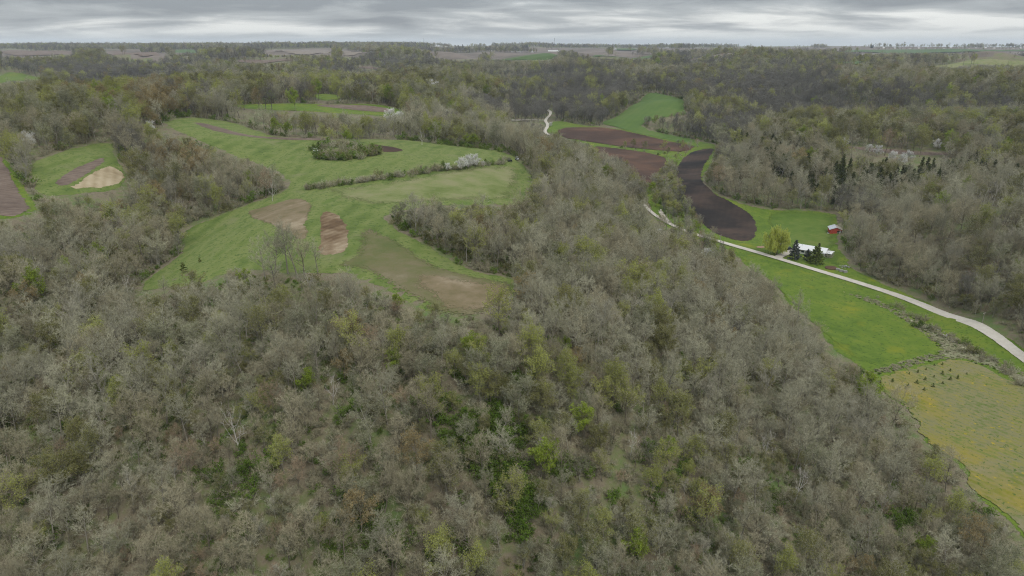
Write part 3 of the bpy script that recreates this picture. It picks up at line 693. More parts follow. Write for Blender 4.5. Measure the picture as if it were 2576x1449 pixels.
def bush(seed, hgt=2.6, cr=1.9, leaf='green', n=900, card=0.2, tone='brown', stems=9, twigs=16):
    R = np.random.default_rng(seed)
    cw, lf = Mesh_Maker(), Mesh_Maker()
    for k in range(stems):
        az = k * 2.399; el = math.radians(R.uniform(35, 80))
        d = np.array((math.cos(az) * math.cos(el), math.sin(az) * math.cos(el), math.sin(el)))
        st = wander(R, np.array((math.cos(az) * 0.25, math.sin(az) * 0.25, -0.3)), d, hgt * R.uniform(0.8, 1.15), 4, 0.16, 0.03)
        cw.tube(st, [0.05, 0.04, 0.03, 0.02, 0.01], 3)
        for q in range(twigs):
            p, dd = on_path(st, R.uniform(0.3, 1.0)); dd = dd / np.linalg.norm(dd)
            td = dd * 0.6 + rvec(R); td /= np.linalg.norm(td); lt = cr * R.uniform(0.22, 0.5)
            sv = np.cross(td, rvec(R)); sv /= np.linalg.norm(sv) + 1e-9
            cw.sliver(p, p + td * lt, 0.03, sv)
            if leaf:
                for _ in range(max(1, n // (stems * twigs))):
                    c_ = p + td * lt * R.uniform(0.1, 1.1) + R.normal(size=3) * 0.1
                    a = rvec(R); b_ = np.cross(a, rvec(R)); s_ = card * R.uniform(0.6, 1.25)
                    lf.tri(c_, a * s_ * 0.7, b_ * s_ * 1.2)
    return dict(trunk=None, crown=cw.mesh('stems', TONE[tone][1]), foliage=lf.mesh('foliage', LEAF[leaf]) if leaf else None, h=hgt, tone=tone, leaf=leaf)
def willow(seed, hgt=17.0, cr=8.0):
    R = np.random.default_rng(seed)
    tr, cw, lf = Mesh_Maker(), Mesh_Maker(), Mesh_Maker()
    trunk = wander(R, np.array((0, 0, -0.5)), np.array((0.03, 0.02, 1.0)), hgt * 0.35, 4, 0.05, 0.05)
    tr.tube(trunk, [0.75, 0.62, 0.55, 0.5, 0.45], 8)
    for k in range(26):
        az = k * 2.399; t = k / 26
        el = math.radians(28 + 55 * t)
        d = np.array((math.cos(az) * math.cos(el), math.sin(az) * math.cos(el), math.sin(el)))
        ln = hgt * (0.40 + 0.30 * t) * R.uniform(0.85, 1.1)
        limb = wander(R, trunk[-1] - (0, 0, R.uniform(0, 1.5)), d, ln, 6, 0.10, -0.02)
        tr.tube(limb, [0.28 * (1 - 0.85 * i / 6) for i in range(7)], 4)
        for j in range(16):
            p, dd = on_path(limb, 0.3 + 0.7 * (j + R.random()) / 16); dd = dd / np.linalg.norm(dd)
            bd = dd * 0.5 + rvec(R) * 0.8 + np.array((0, 0, 0.25))
            br = wander(R, p, bd, R.uniform(1.2, 2.6), 3, 0.15, -0.22)
            cw.tube(br, [0.05, 0.04, 0.025, 0.012], 3)
            for q in range(11):
                ps, _ = on_path(br, R.uniform(0.3, 1.0))
                ps = ps + R.normal(size=3) * 0.22
                drop = min(R.uniform(1.2, 4.2), max(0.6, ps[2] - 1.0))
                sway = R.normal(size=2) * 0.14
                n = 5
                for w in range(n):
                    zt = w / n
                    c_ = ps + np.array((sway[0] * zt * drop, sway[1] * zt * drop, -drop * (zt + 0.1)))
                    a = np.array((0, 0, -1.0)) * drop / n * 0.62; az2 = R.uniform(0, 6.28)
                    b_ = np.array((math.cos(az2), math.sin(az2), 0)) * R.uniform(0.05, 0.12)
                    lf.quad(c_, a, b_)
    return dict(trunk=tr.mesh('trunk', TONE['brown'][0], True), crown=cw.mesh('crown', TONE['brown'][0]), foliage=lf.mesh('foliage', LEAF['willow']), h=hgt, tone='brown', leaf='willow')

def bud(seed, leaf, tone='grey', n=0.7, size=0.2, hgt=12.5, cr=4.8, **k): return broad_tree(seed, hgt, cr, tone=tone, leaf=leaf, leaves=n, leaf_size=size, **k)
def tuft(seed, leaf, hgt=0.7, cr=0.6, n=60):
    R = np.random.default_rng(seed); lf = Mesh_Maker()
    for k in range(n):
        a = R.uniform(0, 6.28); r_ = cr * 0.5 * math.sqrt(R.random()); p = np.array((math.cos(a) * r_, math.sin(a) * r_, -0.05))
        d = np.array((math.cos(a) * 0.6, math.sin(a) * 0.6, 1.0)) + R.normal(size=3) * 0.3; d /= np.linalg.norm(d)
        sv = np.cross(d, rvec(R)); sv /= np.linalg.norm(sv) + 1e-9
        lf.sliver(p, p + d * hgt * R.uniform(0.5, 1.1), 0.05, sv)
    return dict(trunk=None, crown=None, foliage=lf.mesh('foliage', LEAF[leaf]), h=hgt, tone='brown', leaf=leaf)
PLANT = {
    'bare_tree': [broad_tree(1, 14, 5.0, 0.42, 10, tone='grey'), broad_tree(2, 15, 5.2, 0.48, 10, tone='grey', lean=0.1), broad_tree(3, 12, 5.4, 0.32, 11, tone='brown'), broad_tree(4, 14.5, 4.7, 0.46, 10, tone='brown', lean=0.09, rise=0.16),
                  broad_tree(5, 13, 5.0, 0.38, 10, tone='pale', rise=0.14), broad_tree(6, 12, 4.7, 0.38, 10, tone='reddish'), broad_tree(7, 16, 4.2, 0.52, 10, tone='grey', rise=0.18), broad_tree(8, 12.5, 5.9, 0.32, 12, tone='brown', rise=0.05), broad_tree(9, 13.5, 5.4, 0.34, 11, tone='dark'), broad_tree(10, 14.5, 5.2, 0.42, 11, tone='dark', lean=0.08)],
    'budding_tree': [bud(21, 'yellow-green', n=2.2, limbs=10, size=0.18, twigs=7), bud(22, 'yellow-green', 'brown', 1.3, hgt=13, twigs=7), bud(23, 'olive', n=1.6, twigs=7), bud(24, 'olive', 'brown', 2.4, hgt=12, twigs=7), bud(25, 'lime', 'brown', 3, hgt=11, cr=4.2, size=0.21, twigs=7),
                     bud(26, 'rust', 'brown', 2, twigs=7), bud(27, 'sage', 'pale', 1.6, hgt=12, twigs=7), bud(28, 'sage', 'grey', 1.4, hgt=13.5, cr=5.2, twigs=7)],
    'flowering_tree': [broad_tree(31, 6.5, 3.4, 0.2, 8, 6, tone='brown', leaf='white', leaves=2, leaf_size=0.19), broad_tree(32, 5.4, 3.0, 0.16, 8, 6, tone='brown', leaf='white', leaves=2, leaf_size=0.17)],
    'cedar_tree': [cedar_tree(41, 9, 2.3, n=1500), cedar_tree(42, 7.5, 2.5, shape=0.65, n=1400), cedar_tree(43, 10, 2.0, n=1500)],
    'green_shrub': [bush(51, 3.0, 2.2, 'green', 1100, 0.2), bush(52, 2.2, 1.9, 'green', 900, 0.18), bush(53, 2.6, 2.2, 'olive', 700, 0.17)],
    'bare_shrub': [bush(61, 2.8, 2.0, None, twigs=34, stems=12, tone='brown'), bush(62, 2.2, 1.8, None, twigs=34, stems=12, tone='grey'), bush(63, 2.4, 2.0, 'sage', 300, 0.14, twigs=30)],
    'grass_tuft': [tuft(101, 'tuft'), tuft(102, 'tuft', 0.9, 0.8), tuft(103, 'straw', 0.9, 0.9)],
    'dead_tree': [broad_tree(71, 10, 5.0, 0.22, 7, 2, 0.03, 0.25, 'bleached', dead=True, subs=3, rise=0.16), broad_tree(74, 11, 4.6, 0.3, 6, 2, 0.03, 0.3, 'bleached', dead=True, subs=3, rise=0.2)],
}
# ------------------------------------------------------------------ where the trees stand
RG = np.random.default_rng(7)
def scatter():
    xs, ys = [], []
    r = 75.0
    while r < 6500:
        s_ = float(np.interp(r, [75, 200, 450, 1400, 3000, 6500], [4.4, 4.9, 6.2, 9.6, 14.0, 18.0]))
        th = np.arange(-0.80, 0.80, s_ / r)
        th = th + RG.uniform(-0.42, 0.42, len(th)) * s_ / r
        rr = r + RG.uniform(-0.42, 0.42, len(th)) * s_
        xs.append(np.sin(th) * rr); ys.append(np.cos(th) * rr)
        r += s_
    return np.concatenate(xs), np.concatenate(ys)
px, py = scatter()
pz = height(px, py); pr = np.hypot(px, py)
NEAR_ROAD = []
for line, wd in ((ROAD, 7.0), (SIDE_ROAD, 6.0)):
    NEAR_ROAD.append((line[::2], wd))
SEEN_ROAD = [np.array(q, float) for q in ([(1622, 515), (1640, 520), (1672, 545), (1710, 566), (1712, 580), (1660, 562), (1622, 535)], [(1780, 592), (1900, 622), (2000, 652), (2150, 690), (2300, 738), (2450, 812), (2600, 890), (2600, 925), (2450, 835), (2300, 756), (2150, 706), (2000, 670), (1890, 636), (1780, 606)], [(1355, 300), (1372, 285), (1395, 278), (1398, 290), (1385, 305), (1388, 325), (1375, 340), (1355, 340), (1366, 322)])]
SEEN_ROAD.append(np.array([(1272, 297), (1368, 299), (1368, 313), (1272, 310)], float))
DU, DV = np.arange(-200, 2800, 16.0), np.arange(112, 1470, 12.0)
_uu, _vv = np.meshgrid(DU, DV, indexing='ij')
DIST = np.hypot(*land(np.stack([_uu.ravel(), _vv.ravel()], 1)).T).reshape(_uu.shape)
def land_dist(u, v):
    """how far off the land is that shows at u, v"""
    i = np.clip(np.round((u - DU[0]) / 16).astype(int), 0, len(DU) - 1); j = np.clip(np.round((v - DV[0]) / 12).astype(int), 0, len(DV) - 1)
    return DIST[i, j]
def free_of(x, y, z, hgt):
    """True where a tree may stand: outside the fields and roads, and not between the viewer and them"""
    ok = np.ones(len(x), bool)
    r = np.hypot(x, y)
    lax = (RG.random(len(x)) < 0.3) & (r < 330)
    views = [(f, to_view(x, y, z + hgt * f)) for f in (0.3, 0.5, 0.65, 0.8, 0.98)]
    for plan, uv, rmin, name in CLEAR:
        if name == 'farmland':
            ok &= ~(inside(x, y, plan) & (vnoise(x / 330, y / 520, 27) + 0.5 * vnoise(x / 110, y / 160, 28) < 0.38)); continue
        ok &= ~inside(x, y, plan)
        for f, (u, v) in views:
            ok &= ~(inside(u, v, uv) & (r < land_dist(u, v)) & ((f < 0.6) | ~lax))
    for uv in SEEN_ROAD:
        for f, (u, v) in views: ok &= ~inside(u, v, uv)
    near = r < 1500
    for line, wd in NEAR_ROAD:
        k = np.nonzero(near & ok)[0]
        for a in np.array_split(k, max(1, len(k) // 4000)):
            d2 = ((x[a][:, None] - line[:, 0][None]) ** 2 + (y[a][:, None] - line[:, 1][None]) ** 2).min(1)
            ok[a[d2 < wd ** 2]] = False
    return ok
grown = RG.uniform(0.58, 1.22, len(px)) * np.interp(pr, [0, 130, 200, 450, 700, 1400, 6000], [0.74, 0.78, 0.92, 1.22, 1.45, 1.7, 2.0])
grown = np.where(RG.random(len(px)) < 0.2, grown * 0.6, grown)
keep = free_of(px, py, pz, 14.0 * grown)
# far upland: only bands and patches of wood
nz = vnoise(px / 420, py / 260, 21) * 0.6 + vnoise(px / 150, py / 110, 22) * 0.4
pu, pv = to_view(px, py, pz + 8)
far_ok = (nz > np.interp(pr, [1500, 2200, 3000, 5000], [-2, -0.25, 0.12, 0.22])) | ((pu < 950) & (nz > np.interp(pr, [1500, 2600, 4500, 6500], [-2, -0.6, -0.2, 0.0])))
keep &= far_ok
# thin out: gaps in the canopy
px, py, pz, pr, grown = px[keep], py[keep], pz[keep], pr[keep], grown[keep]
# blossom: wild plum and cherry
BLOOM = [(1160, 418, 1.0), (1178, 414, 1.1), (1196, 412, 1.05), (1125, 420, 0.6), (1215, 408, 0.5), (985, 296, 1.2), (1005, 297, 1.0), (1040, 299, 1.1), (1055, 302, 1.0), (1075, 303, 0.9), (1110, 292, 1.2), (1130, 294, 1.2), (1150, 298, 1.1), (790, 215, 1.3), (810, 213, 1.2), (850, 213, 1.4), (872, 214, 1.2), (835, 217, 1.0),
         (1080, 222, 1.2), (1050, 226, 1.3), (1095, 228, 1.2), (2125, 355, 1.0), (2187, 368, 1.0), (2208, 376, 1.0), (2247, 388, 1.1), (2272, 398, 1.2), (2290, 387, 1.1), (2360, 360, 1.0), (2490, 393, 1.0), (2548, 371, 1.0), (1775, 640, 1.0), (1790, 644, 0.9), (1385, 308, 0.8), (75, 345, 1.1), (62, 338, 1.0), (1800, 160, 1.1), (380, 312, 1.0)]
# bleached dead trees
DEAD = [(590, 1050, 1.0), (2010, 1190, 0.9), (1935, 1090, 0.8), (830, 935, 0.7), (2480, 490, 1.2), (2505, 480, 1.3), (2460, 500, 1.1), (1590, 1068, 0.6), (310, 690, 0.8), (1060, 330, 0.9), (680, 460, 0.8), (440, 500, 0.8), (455, 495, 0.7), (770, 670, 0.7)]
BRIGHT = [(1270, 1200, 45, 50, 40), (1330, 1270, 40, 35, 24), (1250, 1070, 80, 45, 50), (1170, 1090, 60, 50, 26), (1310, 960, 35, 25, 10), (1320, 1330, 25, 30, 8), (950, 1330, 40, 30, 8), (620, 1160, 60, 60, 12), (560, 1240, 60, 50, 9), (1000, 1380, 200, 60, 26), (1400, 1200, 120, 90, 16),
          (2250, 1030, 30, 20, 3), (2270, 1310, 60, 40, 8), (1930, 1290, 40, 30, 6), (100, 1350, 60, 40, 5), (1100, 1000, 150, 80, 14), (1700, 1250, 200, 120, 14), (700, 1300, 300, 120, 16), (20, 1050, 60, 60, 6), (300, 900, 250, 200, 16), (900, 1100, 250, 150, 16), (1900, 700, 60, 60, 6), (2050, 1350, 200, 100, 8)]
# trees do not crowd the blossoming and the dead ones
open_ = np.ones(len(px), bool)
for u, v, s_ in BLOOM + DEAD:
    x, y = land([(u, v)], 9.0 if (u, v, s_) in DEAD else 6.0 if v < 400 else 2.5)[0]
    r_ = math.hypot(x, y); ex, ey = x / r_, y / r_
    al = (px - x) * ex + (py - y) * ey; ac = np.abs((px - x) * ey - (py - y) * ex)
    open_ &= ~((ac < 4.5 + r_ * 0.002) & (al < 5) & (al > -14 - r_ * 0.035))
for (u, v, ru, rv, n) in BRIGHT:                  # glades where the bright undergrowth shows
    if n < 8 or ru > 90: continue
    gu, gv = to_view(px, py, pz + 6 * grown)
    open_ &= ~((((gu - u) / (ru * 1.05)) ** 2 + ((gv - v) / (rv * 1.1)) ** 2 < 1) & (RG.random(len(px)) < 0.8))
px, py, pz, pr, grown = px[open_], py[open_], pz[open_], pr[open_], grown[open_]

EXTRA = []                                       # copses inside the open valley and meadow: outline as seen, spacing, mix
def copse(uv, spacing, mix, size=(0.7, 1.0)):
    p = land(uv)
    x0, y0 = p.min(0); x1, y1 = p.max(0)
    n = max(1, int((x1 - x0) * (y1 - y0) / spacing ** 2 * 1.0))
    x = RG.uniform(x0, x1, n); y = RG.uniform(y0, y1, n)
    k = inside(x, y, p); x, y = x[k], y[k]
    kinds = RG.choice(len(mix), len(x), p=np.array([m[1] for m in mix]) / sum(m[1] for m in mix))
    for a, b_, q in zip(x, y, kinds): EXTRA.append((mix[q][0], float(a), float(b_), float(RG.uniform(*size))))
copse([(1612, 490), (1650, 470), (1690, 410), (1700, 440), (1700, 470), (1740, 540), (1790, 592), (1740, 585), (1700, 568), (1660, 530), (1640, 515)], 5.0, [('bare_tree', 3), ('budding_tree', 4), ('green_shrub', 2)], (0.5, 0.85))
copse([(1640, 470), (1680, 420), (1690, 440), (1700, 475), (1740, 540), (1700, 550)], 5.5, [('budding_tree', 5), ('bare_tree', 2)], (0.55, 0.8))
copse([(1500, 365), (1570, 370), (1650, 381), (1720, 388), (1690, 400), (1640, 387), (1570, 378)], 11.0, [('bare_shrub', 4), ('budding_tree', 1), ('green_shrub', 1)], (0.6, 1.1))
copse([(1640, 560), (1700, 585), (1760, 604), (1820, 632), (1880, 690), (1800, 670), (1700, 620)], 6.5, [('bare_tree', 5), ('budding_tree', 2)], (0.6, 0.85))
copse([(1660, 562), (1740, 582), (1790, 600), (1800, 590), (1755, 574), (1700, 560)], 8.0, [('bare_tree', 4), ('bare_shrub', 2)], (0.4, 0.6))
copse([(785, 380), (800, 370), (870, 362), (930, 375), (960, 385), (930, 400), (850, 410), (795, 402)], 4.0, [('bare_shrub', 6), ('green_shrub', 3)], (1.1, 2.0))
copse([(800, 402), (850, 408), (930, 398), (962, 386), (940, 382), (880, 392)], 2.9, [('green_shrub', 1)], (1.0, 1.7))
copse([(800, 352), (850, 348), (930, 352), (905, 362), (830, 366)], 9, [('budding_tree', 4), ('bare_tree', 1)], (0.55, 0.8))
copse([(2250, 770), (2330, 800), (2420, 860), (2500, 905), (2576, 950), (2576, 990), (2480, 925), (2400, 880), (2300, 820)], 3.6, [('bare_shrub', 8), ('green_shrub', 1), ('bare_tree', 0.3)], (0.6, 1.3))
copse([(2130, 715), (2240, 760), (2330, 820), (2380, 880), (2300, 830), (2200, 770)], 9.0, [('bare_shrub', 1)], (0.3, 0.6))
copse([(1700, 372), (1760, 368), (1720, 400), (1690, 440), (1685, 420)], 8.0, [('bare_shrub', 3), ('bare_tree', 1), ('budding_tree', 1)], (0.5, 0.8))
copse([(2480, 1290), (2350, 1140), (2240, 1030), (2260, 1030), (2370, 1135), (2500, 1280)], 6.0, [('bare_shrub', 4), ('bare_tree', 1)], (0.5, 0.9))
copse([(1505, 425), (1560, 448), (1602, 488), (1625, 516), (1612, 545), (1560, 510), (1515, 465)], 4.6, [('bare_tree', 5), ('budding_tree', 1)], (0.95, 1.25))
copse([(1620, 316), (1740, 290), (1880, 300), (1900, 350), (1780, 345), (1690, 330)], 7, [('bare_tree', 5), ('budding_tree', 1)], (0.7, 0.9))
copse([(940, 545), (980, 560), (1060, 610), (1150, 655), (1180, 690), (1120, 640), (1030, 585)], 4.0, [('green_shrub', 4), ('bare_shrub', 1)], (0.7, 1.2))
copse([(1000, 350), (1100, 358), (1200, 368), (1285, 385), (1330, 410), (1200, 374), (1100, 363)], 4.5, [('green_shrub', 3), ('budding_tree', 0.4), ('bare_shrub', 1)], (0.8, 1.4))
for _k in range(105):                              # the hedgerow across the meadow
    _t = _k / 104
    _u = 770 + 510 * _t; _v = 476 - 20 * math.sin(_t * 1.4) - 48 * _t ** 1.2 + RG.uniform(-2.5, 2.5)
    _x, _y = land([(_u, _v)])[0]
    EXTRA.append((('bare_shrub', 'bare_shrub', 'bare_shrub', 'green_shrub')[int(RG.integers(4))], float(_x + RG.normal() * 0.8), float(_y + RG.normal() * 1.5), float(RG.uniform(0.8, 1.7))))

# what grows where: patches seen at u, v with radii; weights for (bare, budding, cedar) and the leaf tones of the budding trees
TONES = ['yellow-green', 'yellow-green', 'olive', 'olive', 'lime', 'rust', 'sage', 'sage']
#         yg    yg   ol   ol   lime rust sage sage
T_BASE = [0.15, 0.16, 0.18, 0.18, 0.04, 0.035, 0.14, 0.14]
T_YG = [0.4, 0.3, 0.08, 0.05, 0.04, 0.02, 0.06, 0.05]
T_LIME = [0.25, 0.1, 0.1, 0.05, 0.48, 0.02, 0, 0]
T_OLIVE = [0.08, 0.05, 0.35, 0.34, 0.02, 0.06, 0.06, 0.04]
T_RUST = [0.03, 0.02, 0.2, 0.15, 0.0, 0.55, 0.03, 0.02]
PATCH = [  # u, v, ru, rv, budding share, cedar share, tones
    (1180, 890, 90, 60, 0.75, 0, T_YG), (1480, 880, 130, 70, 0.5, 0, T_YG), (1650, 690, 90, 40, 0.6, 0, T_YG), (1450, 640, 80, 40, 0.35, 0, T_YG), (540, 800, 60, 45, 0.5, 0, T_YG), (1000, 1260, 40, 40, 0.8, 0, T_YG),
    (1760, 1120, 60, 80, 0.55, 0, T_YG), (1240, 760, 70, 40, 0.6, 0, T_YG), (80, 880, 25, 50, 0.6, 0, T_YG), (850, 800, 60, 40, 0.35, 0, T_RUST), (980, 690, 70, 40, 0.4, 0, T_BASE),
    (310, 240, 90, 45, 0.75, 0, T_LIME), (400, 260, 60, 45, 0.6, 0, T_RUST), (100, 250, 150, 60, 0.75, 0, T_OLIVE), (150, 320, 160, 60, 0.65, 0, T_BASE), (430, 420, 110, 70, 0.65, 0, T_RUST), (560, 480, 130, 60, 0.3, 0, T_BASE), (40, 380, 60, 60, 0.7, 0, T_YG),
    (720, 320, 70, 25, 0.7, 0, T_LIME), (560, 222, 130, 14, 0.85, 0, T_OLIVE), (330, 192, 220, 10, 0.12, 0, T_OLIVE), (1950, 235, 200, 30, 0.12, 0, T_OLIVE), (1420, 200, 120, 24, 0.15, 0, T_OLIVE), (1700, 225, 160, 22, 0.18, 0, T_OLIVE), (2050, 300, 140, 16, 0.6, 0, T_OLIVE), (330, 165, 150, 18, 0.5, 0, T_OLIVE), (150, 150, 150, 14, 0.6, 0, T_OLIVE), (860, 160, 120, 14, 0.5, 0, T_OLIVE), (1480, 170, 120, 18, 0.3, 0, T_OLIVE), (2300, 210, 250, 40, 0.25, 0, T_OLIVE), (1340, 245, 50, 35, 0.85, 0, T_YG), (1210, 240, 80, 30, 0.55, 0, T_YG), (980, 200, 140, 35, 0.45, 0, T_OLIVE), (1490, 225, 25, 15, 0.85, 0, T_YG),
    (820, 205, 60, 40, 0.5, 0, T_YG), (700, 190, 90, 25, 0.4, 0, T_OLIVE), (2350, 330, 170, 50, 0.45, 0, T_YG), (2150, 310, 170, 35, 0.45, 0, T_OLIVE), (2480, 330, 120, 60, 0.45, 0, T_BASE),
    (1950, 365, 95, 55, 0.2, 0.5, T_OLIVE), (1890, 400, 55, 45, 0.15, 0.4, T_OLIVE), (2130, 440, 200, 45, 0.15, 0.5, T_OLIVE), (2450, 415, 140, 42, 0.15, 0.5, T_OLIVE), (2300, 425, 190, 40, 0.2, 0.5, T_OLIVE), (1180, 245, 60, 18, 0.3, 0.3, T_OLIVE),
    (1450, 380, 80, 40, 0.5, 0, T_BASE), (350, 700, 200, 120, 0.12, 0, T_OLIVE), (1150, 590, 120, 50, 0.28, 0, T_BASE), (2300, 620, 200, 120, 0.1, 0, T_OLIVE), (2100, 540, 40, 30, 0.6, 0, T_YG),
    (2000, 800, 200, 150, 0.06, 0, T_RUST), (2100, 1150, 250, 200, 0.06, 0, T_BASE), (600, 1250, 600, 150, 0.08, 0, T_BASE), (40, 1290, 50, 40, 0.7, 0, T_LIME), (240, 620, 60, 40, 0.5, 0, T_OLIVE)]
def grow(x, y, z):
    n = len(x)
    u, v = to_view(x, y, z + 10)
    r = np.hypot(x, y)
    share = np.interp(r, [150, 400, 800, 2000], [0.33, 0.34, 0.4, 0.36]); ced = np.full(n, 0.004)
    share = share * (1 + 0.9 * vnoise(x / 60, y / 60, 31))
    tone = np.tile(np.array(T_BASE), (n, 1))
    for (a, b_, ru, rv, sh, ce, tn) in PATCH:
        d = ((u - a) / ru) ** 2 + ((v - b_) / rv) ** 2
        w = np.clip(1.5 - d, 0, 1)
        share = share * (1 - w) + sh * w; ced = ced * (1 - w) + ce * w
        tone = tone * (1 - w[:, None]) + np.array(tn) * w[:, None]
    ring = sum(height(x + 190 * math.cos(a), y + 190 * math.sin(a)) for a in np.arange(0, 6.28, 0.785)) / 8
    rel = np.clip((z - ring) / 9.0, -1, 1) * np.interp(r, [450, 750], [0, 1])      # dark timber in the ravines, leafing oaks on the crests
    share = np.clip(share * (1 + 0.75 * rel), 0.02, 0.95)
    q = RG.random(n)
    kind = np.where(q < ced, 2, np.where(q < ced + share, 1, 0))
    cum = np.cumsum(tone / tone.sum(1, keepdims=True), 1)
    bt = (RG.random(n)[:, None] > cum).sum(1).clip(0, 7)
    # bare trees: brown and grey in drifts
    drift = vnoise(x / 45, y / 45, 41) + 0.8 * RG.normal(size=n)
    bare = np.where(drift < -0.9, RG.choice([4, 6, 0], n), np.where(drift < 0.15, RG.choice([0, 1, 6], n), np.where(drift < 1.5, RG.choice([2, 3, 7], n), RG.choice([5, 2], n))))
    broad = vnoise(x / 210 + 0.7, y / 210, 43) + 0.45 * RG.normal(size=n)
    for a, b_, ru, rv in ((330, 192, 230, 13), (540, 205, 130, 10), (560, 252, 160, 10), (830, 236, 130, 16), (1420, 200, 130, 26), (1700, 225, 170, 25), (1950, 235, 200, 34), (2250, 245, 260, 26), (1780, 330, 110, 30), (250, 355, 170, 14), (1000, 170, 200, 12), (2100, 520, 150, 40)):
        broad = broad + 1.3 * np.clip(1.4 - ((u - a) / ru) ** 2 - ((v - b_) / rv) ** 2, 0, 1)          # stands of dark bare timber in the hollows
    bare = np.where(broad - 0.9 * rel > np.interp(r, [150, 400, 700, 1500], [1.6, 0.8, 0.2, -0.3]), RG.choice([8, 9], n), bare)
    var = np.where(kind == 0, bare, np.where(kind == 1, bt, RG.integers(0, 3, n)))
    return kind, var
kind, var = grow(px, py, pz)
KN = ['bare_tree', 'budding_tree', 'cedar_tree']
size = np.where(kind == 2, np.where(pr > 350, np.clip(grown * 1.35, 0.9, 1.7), 0.8), grown)
ALL = [(KN[k], int(v_), x, y, z, s_) for k, v_, x, y, z, s_ in zip(kind, var, px, py, pz, size)]
for k, x, y, s_ in EXTRA:
    v_ = int(RG.integers(len(PLANT[k])))
    if k == 'budding_tree': v_ = int(RG.choice([0, 1, 2, 3, 4, 7]))
    ALL.append((k, v_, x, y, hz(x, y), s_))
# saplings and brush under the near woods
for _k in range(3):
    n_ = 5200
    r_ = np.sqrt(RG.uniform(80 ** 2, 420 ** 2, n_)); t_ = RG.uniform(-0.78, 0.78, n_)
    x_, y_ = np.sin(t_) * r_, np.cos(t_) * r_
    z_ = height(x_, y_)
    ok_ = free_of(x_, y_, z_, np.full(n_, 5.0))
    for x, y, z in zip(x_[ok_], y_[ok_], z_[ok_]):
        q = RG.random()
        if _k == 0 and q < 0.35: ALL.append(('green_shrub', int(RG.integers(3)), x, y, z, float(RG.uniform(0.35, 0.8))))
        elif _k == 0: ALL.append(('bare_shrub', int(RG.integers(3)), x, y, z, float(RG.uniform(0.6, 1.4))))
        elif _k == 1 and q < 0.6: ALL.append(('bare_tree', int(RG.integers(8)), x, y, z, float(RG.uniform(0.3, 0.55))))
        elif _k == 2 and q < 0.4: ALL.append(('budding_tree', int(RG.choice([2, 3, 6, 7])), x, y, z, float(RG.uniform(0.3, 0.5))))
n_ = 26000                                        # low brush and herbs on the floor of the near woods
r_ = np.sqrt(RG.uniform(78 ** 2, 330 ** 2, n_)); t_ = RG.uniform(-0.74, 0.74, n_)
x_, y_ = np.sin(t_) * r_, np.cos(t_) * r_; z_ = height(x_, y_)
ok_ = free_of(x_, y_, z_, np.full(n_, 2.0)); lush = vnoise(x_ / 14, y_ / 14, 61) + 0.7 * vnoise(x_ / 45, y_ / 45, 62)
for x, y, z, g_ in zip(x_[ok_], y_[ok_], z_[ok_], lush[ok_]):
    if g_ + 0.3 * RG.normal() > 0.12: ALL.append(('green_shrub', int(RG.choice([0, 1, 2, 2])), x, y, z, float(RG.uniform(0.22, 0.5))))
    else: ALL.append(('bare_shrub', int(RG.integers(3)), x, y, z, float(RG.uniform(0.3, 0.7))))
# green shrubs leafing out under the bare trees of the near hillside
for (u, v, ru, rv, n) in BRIGHT:
    uv = np.stack([u + RG.normal(size=n) * ru * 0.6, v + RG.normal(size=n) * rv * 0.6], 1)
    uv = uv[(uv[:, 1] < 1520)]
    for x, y in land(uv):
        if not any(inside(np.array([x]), np.array([y]), p)[0] for p, *_ in CLEAR):
            ALL.append(('green_shrub', int(RG.choice([0, 1, 1])), float(x), float(y), hz(x, y), float(RG.uniform(0.7, 1.3))))
for u, v, s_ in BLOOM:
    x, y = land([(u, v)], 6.0 if v < 400 else 2.5)[0]
    ALL.append(('flowering_tree', int(RG.integers(2)), float(x), float(y), hz(x, y), s_ * (0.95 if v > 400 else 1.0 if u < 450 else 1.9 if v < 240 else 1.5 if u < 1200 else 1.2)))
for u, v, s_ in DEAD:
    x, y = land([(u, v)], 9.0)[0]
    ALL.append(('dead_tree', int(RG.integers(2)), float(x), float(y), hz(x, y), s_))

# scrub along the wood edges
for plan, uv, rmin, name in CLEAR:
    if rmin > 900 or name in ('farmland', 'bench_field', 'side_meadow'): continue
    b_ = densify(plan, 2.6); n_ = np.roll(b_, -1, 0) - np.roll(b_, 1, 0); n_ /= np.linalg.norm(n_, axis=1)[:, None] + 1e-9
    ar = np.sum(plan[:, 0] * np.roll(plan[:, 1], -1) - np.roll(plan[:, 0], -1) * plan[:, 1])
    out = np.stack([n_[:, 1], -n_[:, 0]], 1) * (1 if ar > 0 else -1)
    q_ = b_ + out * RG.uniform(0.8, 6.0, (len(b_), 1))
    ok_ = free_of(q_[:, 0], q_[:, 1], height(q_[:, 0], q_[:, 1]), np.full(len(q_), 3.0)) & (RG.random(len(q_)) < 0.8)
    for x, y in q_[ok_]:
        far_ = math.hypot(x, y)
        ALL.append((('bare_shrub', 'bare_shrub', 'green_shrub')[int(RG.integers(3))], int(RG.integers(3)), float(x), float(y), hz(x, y), float(RG.uniform(0.7, 1.5)) * (1 if far_ < 350 else 1.3)))
for u, v, k_, s_ in ((690, 700, 1, 1.05), (725, 690, 6, 1.15), (750, 700, 1, 1.2), (768, 705, 3, 1.0), (668, 705, 0, 1.0), (800, 690, 6, 0.8)):   # tall bare trees before the meadow
    x, y = land([(u, v)])[0]; ALL.append(('bare_tree', k_, float(x), float(y), hz(x, y), s_))
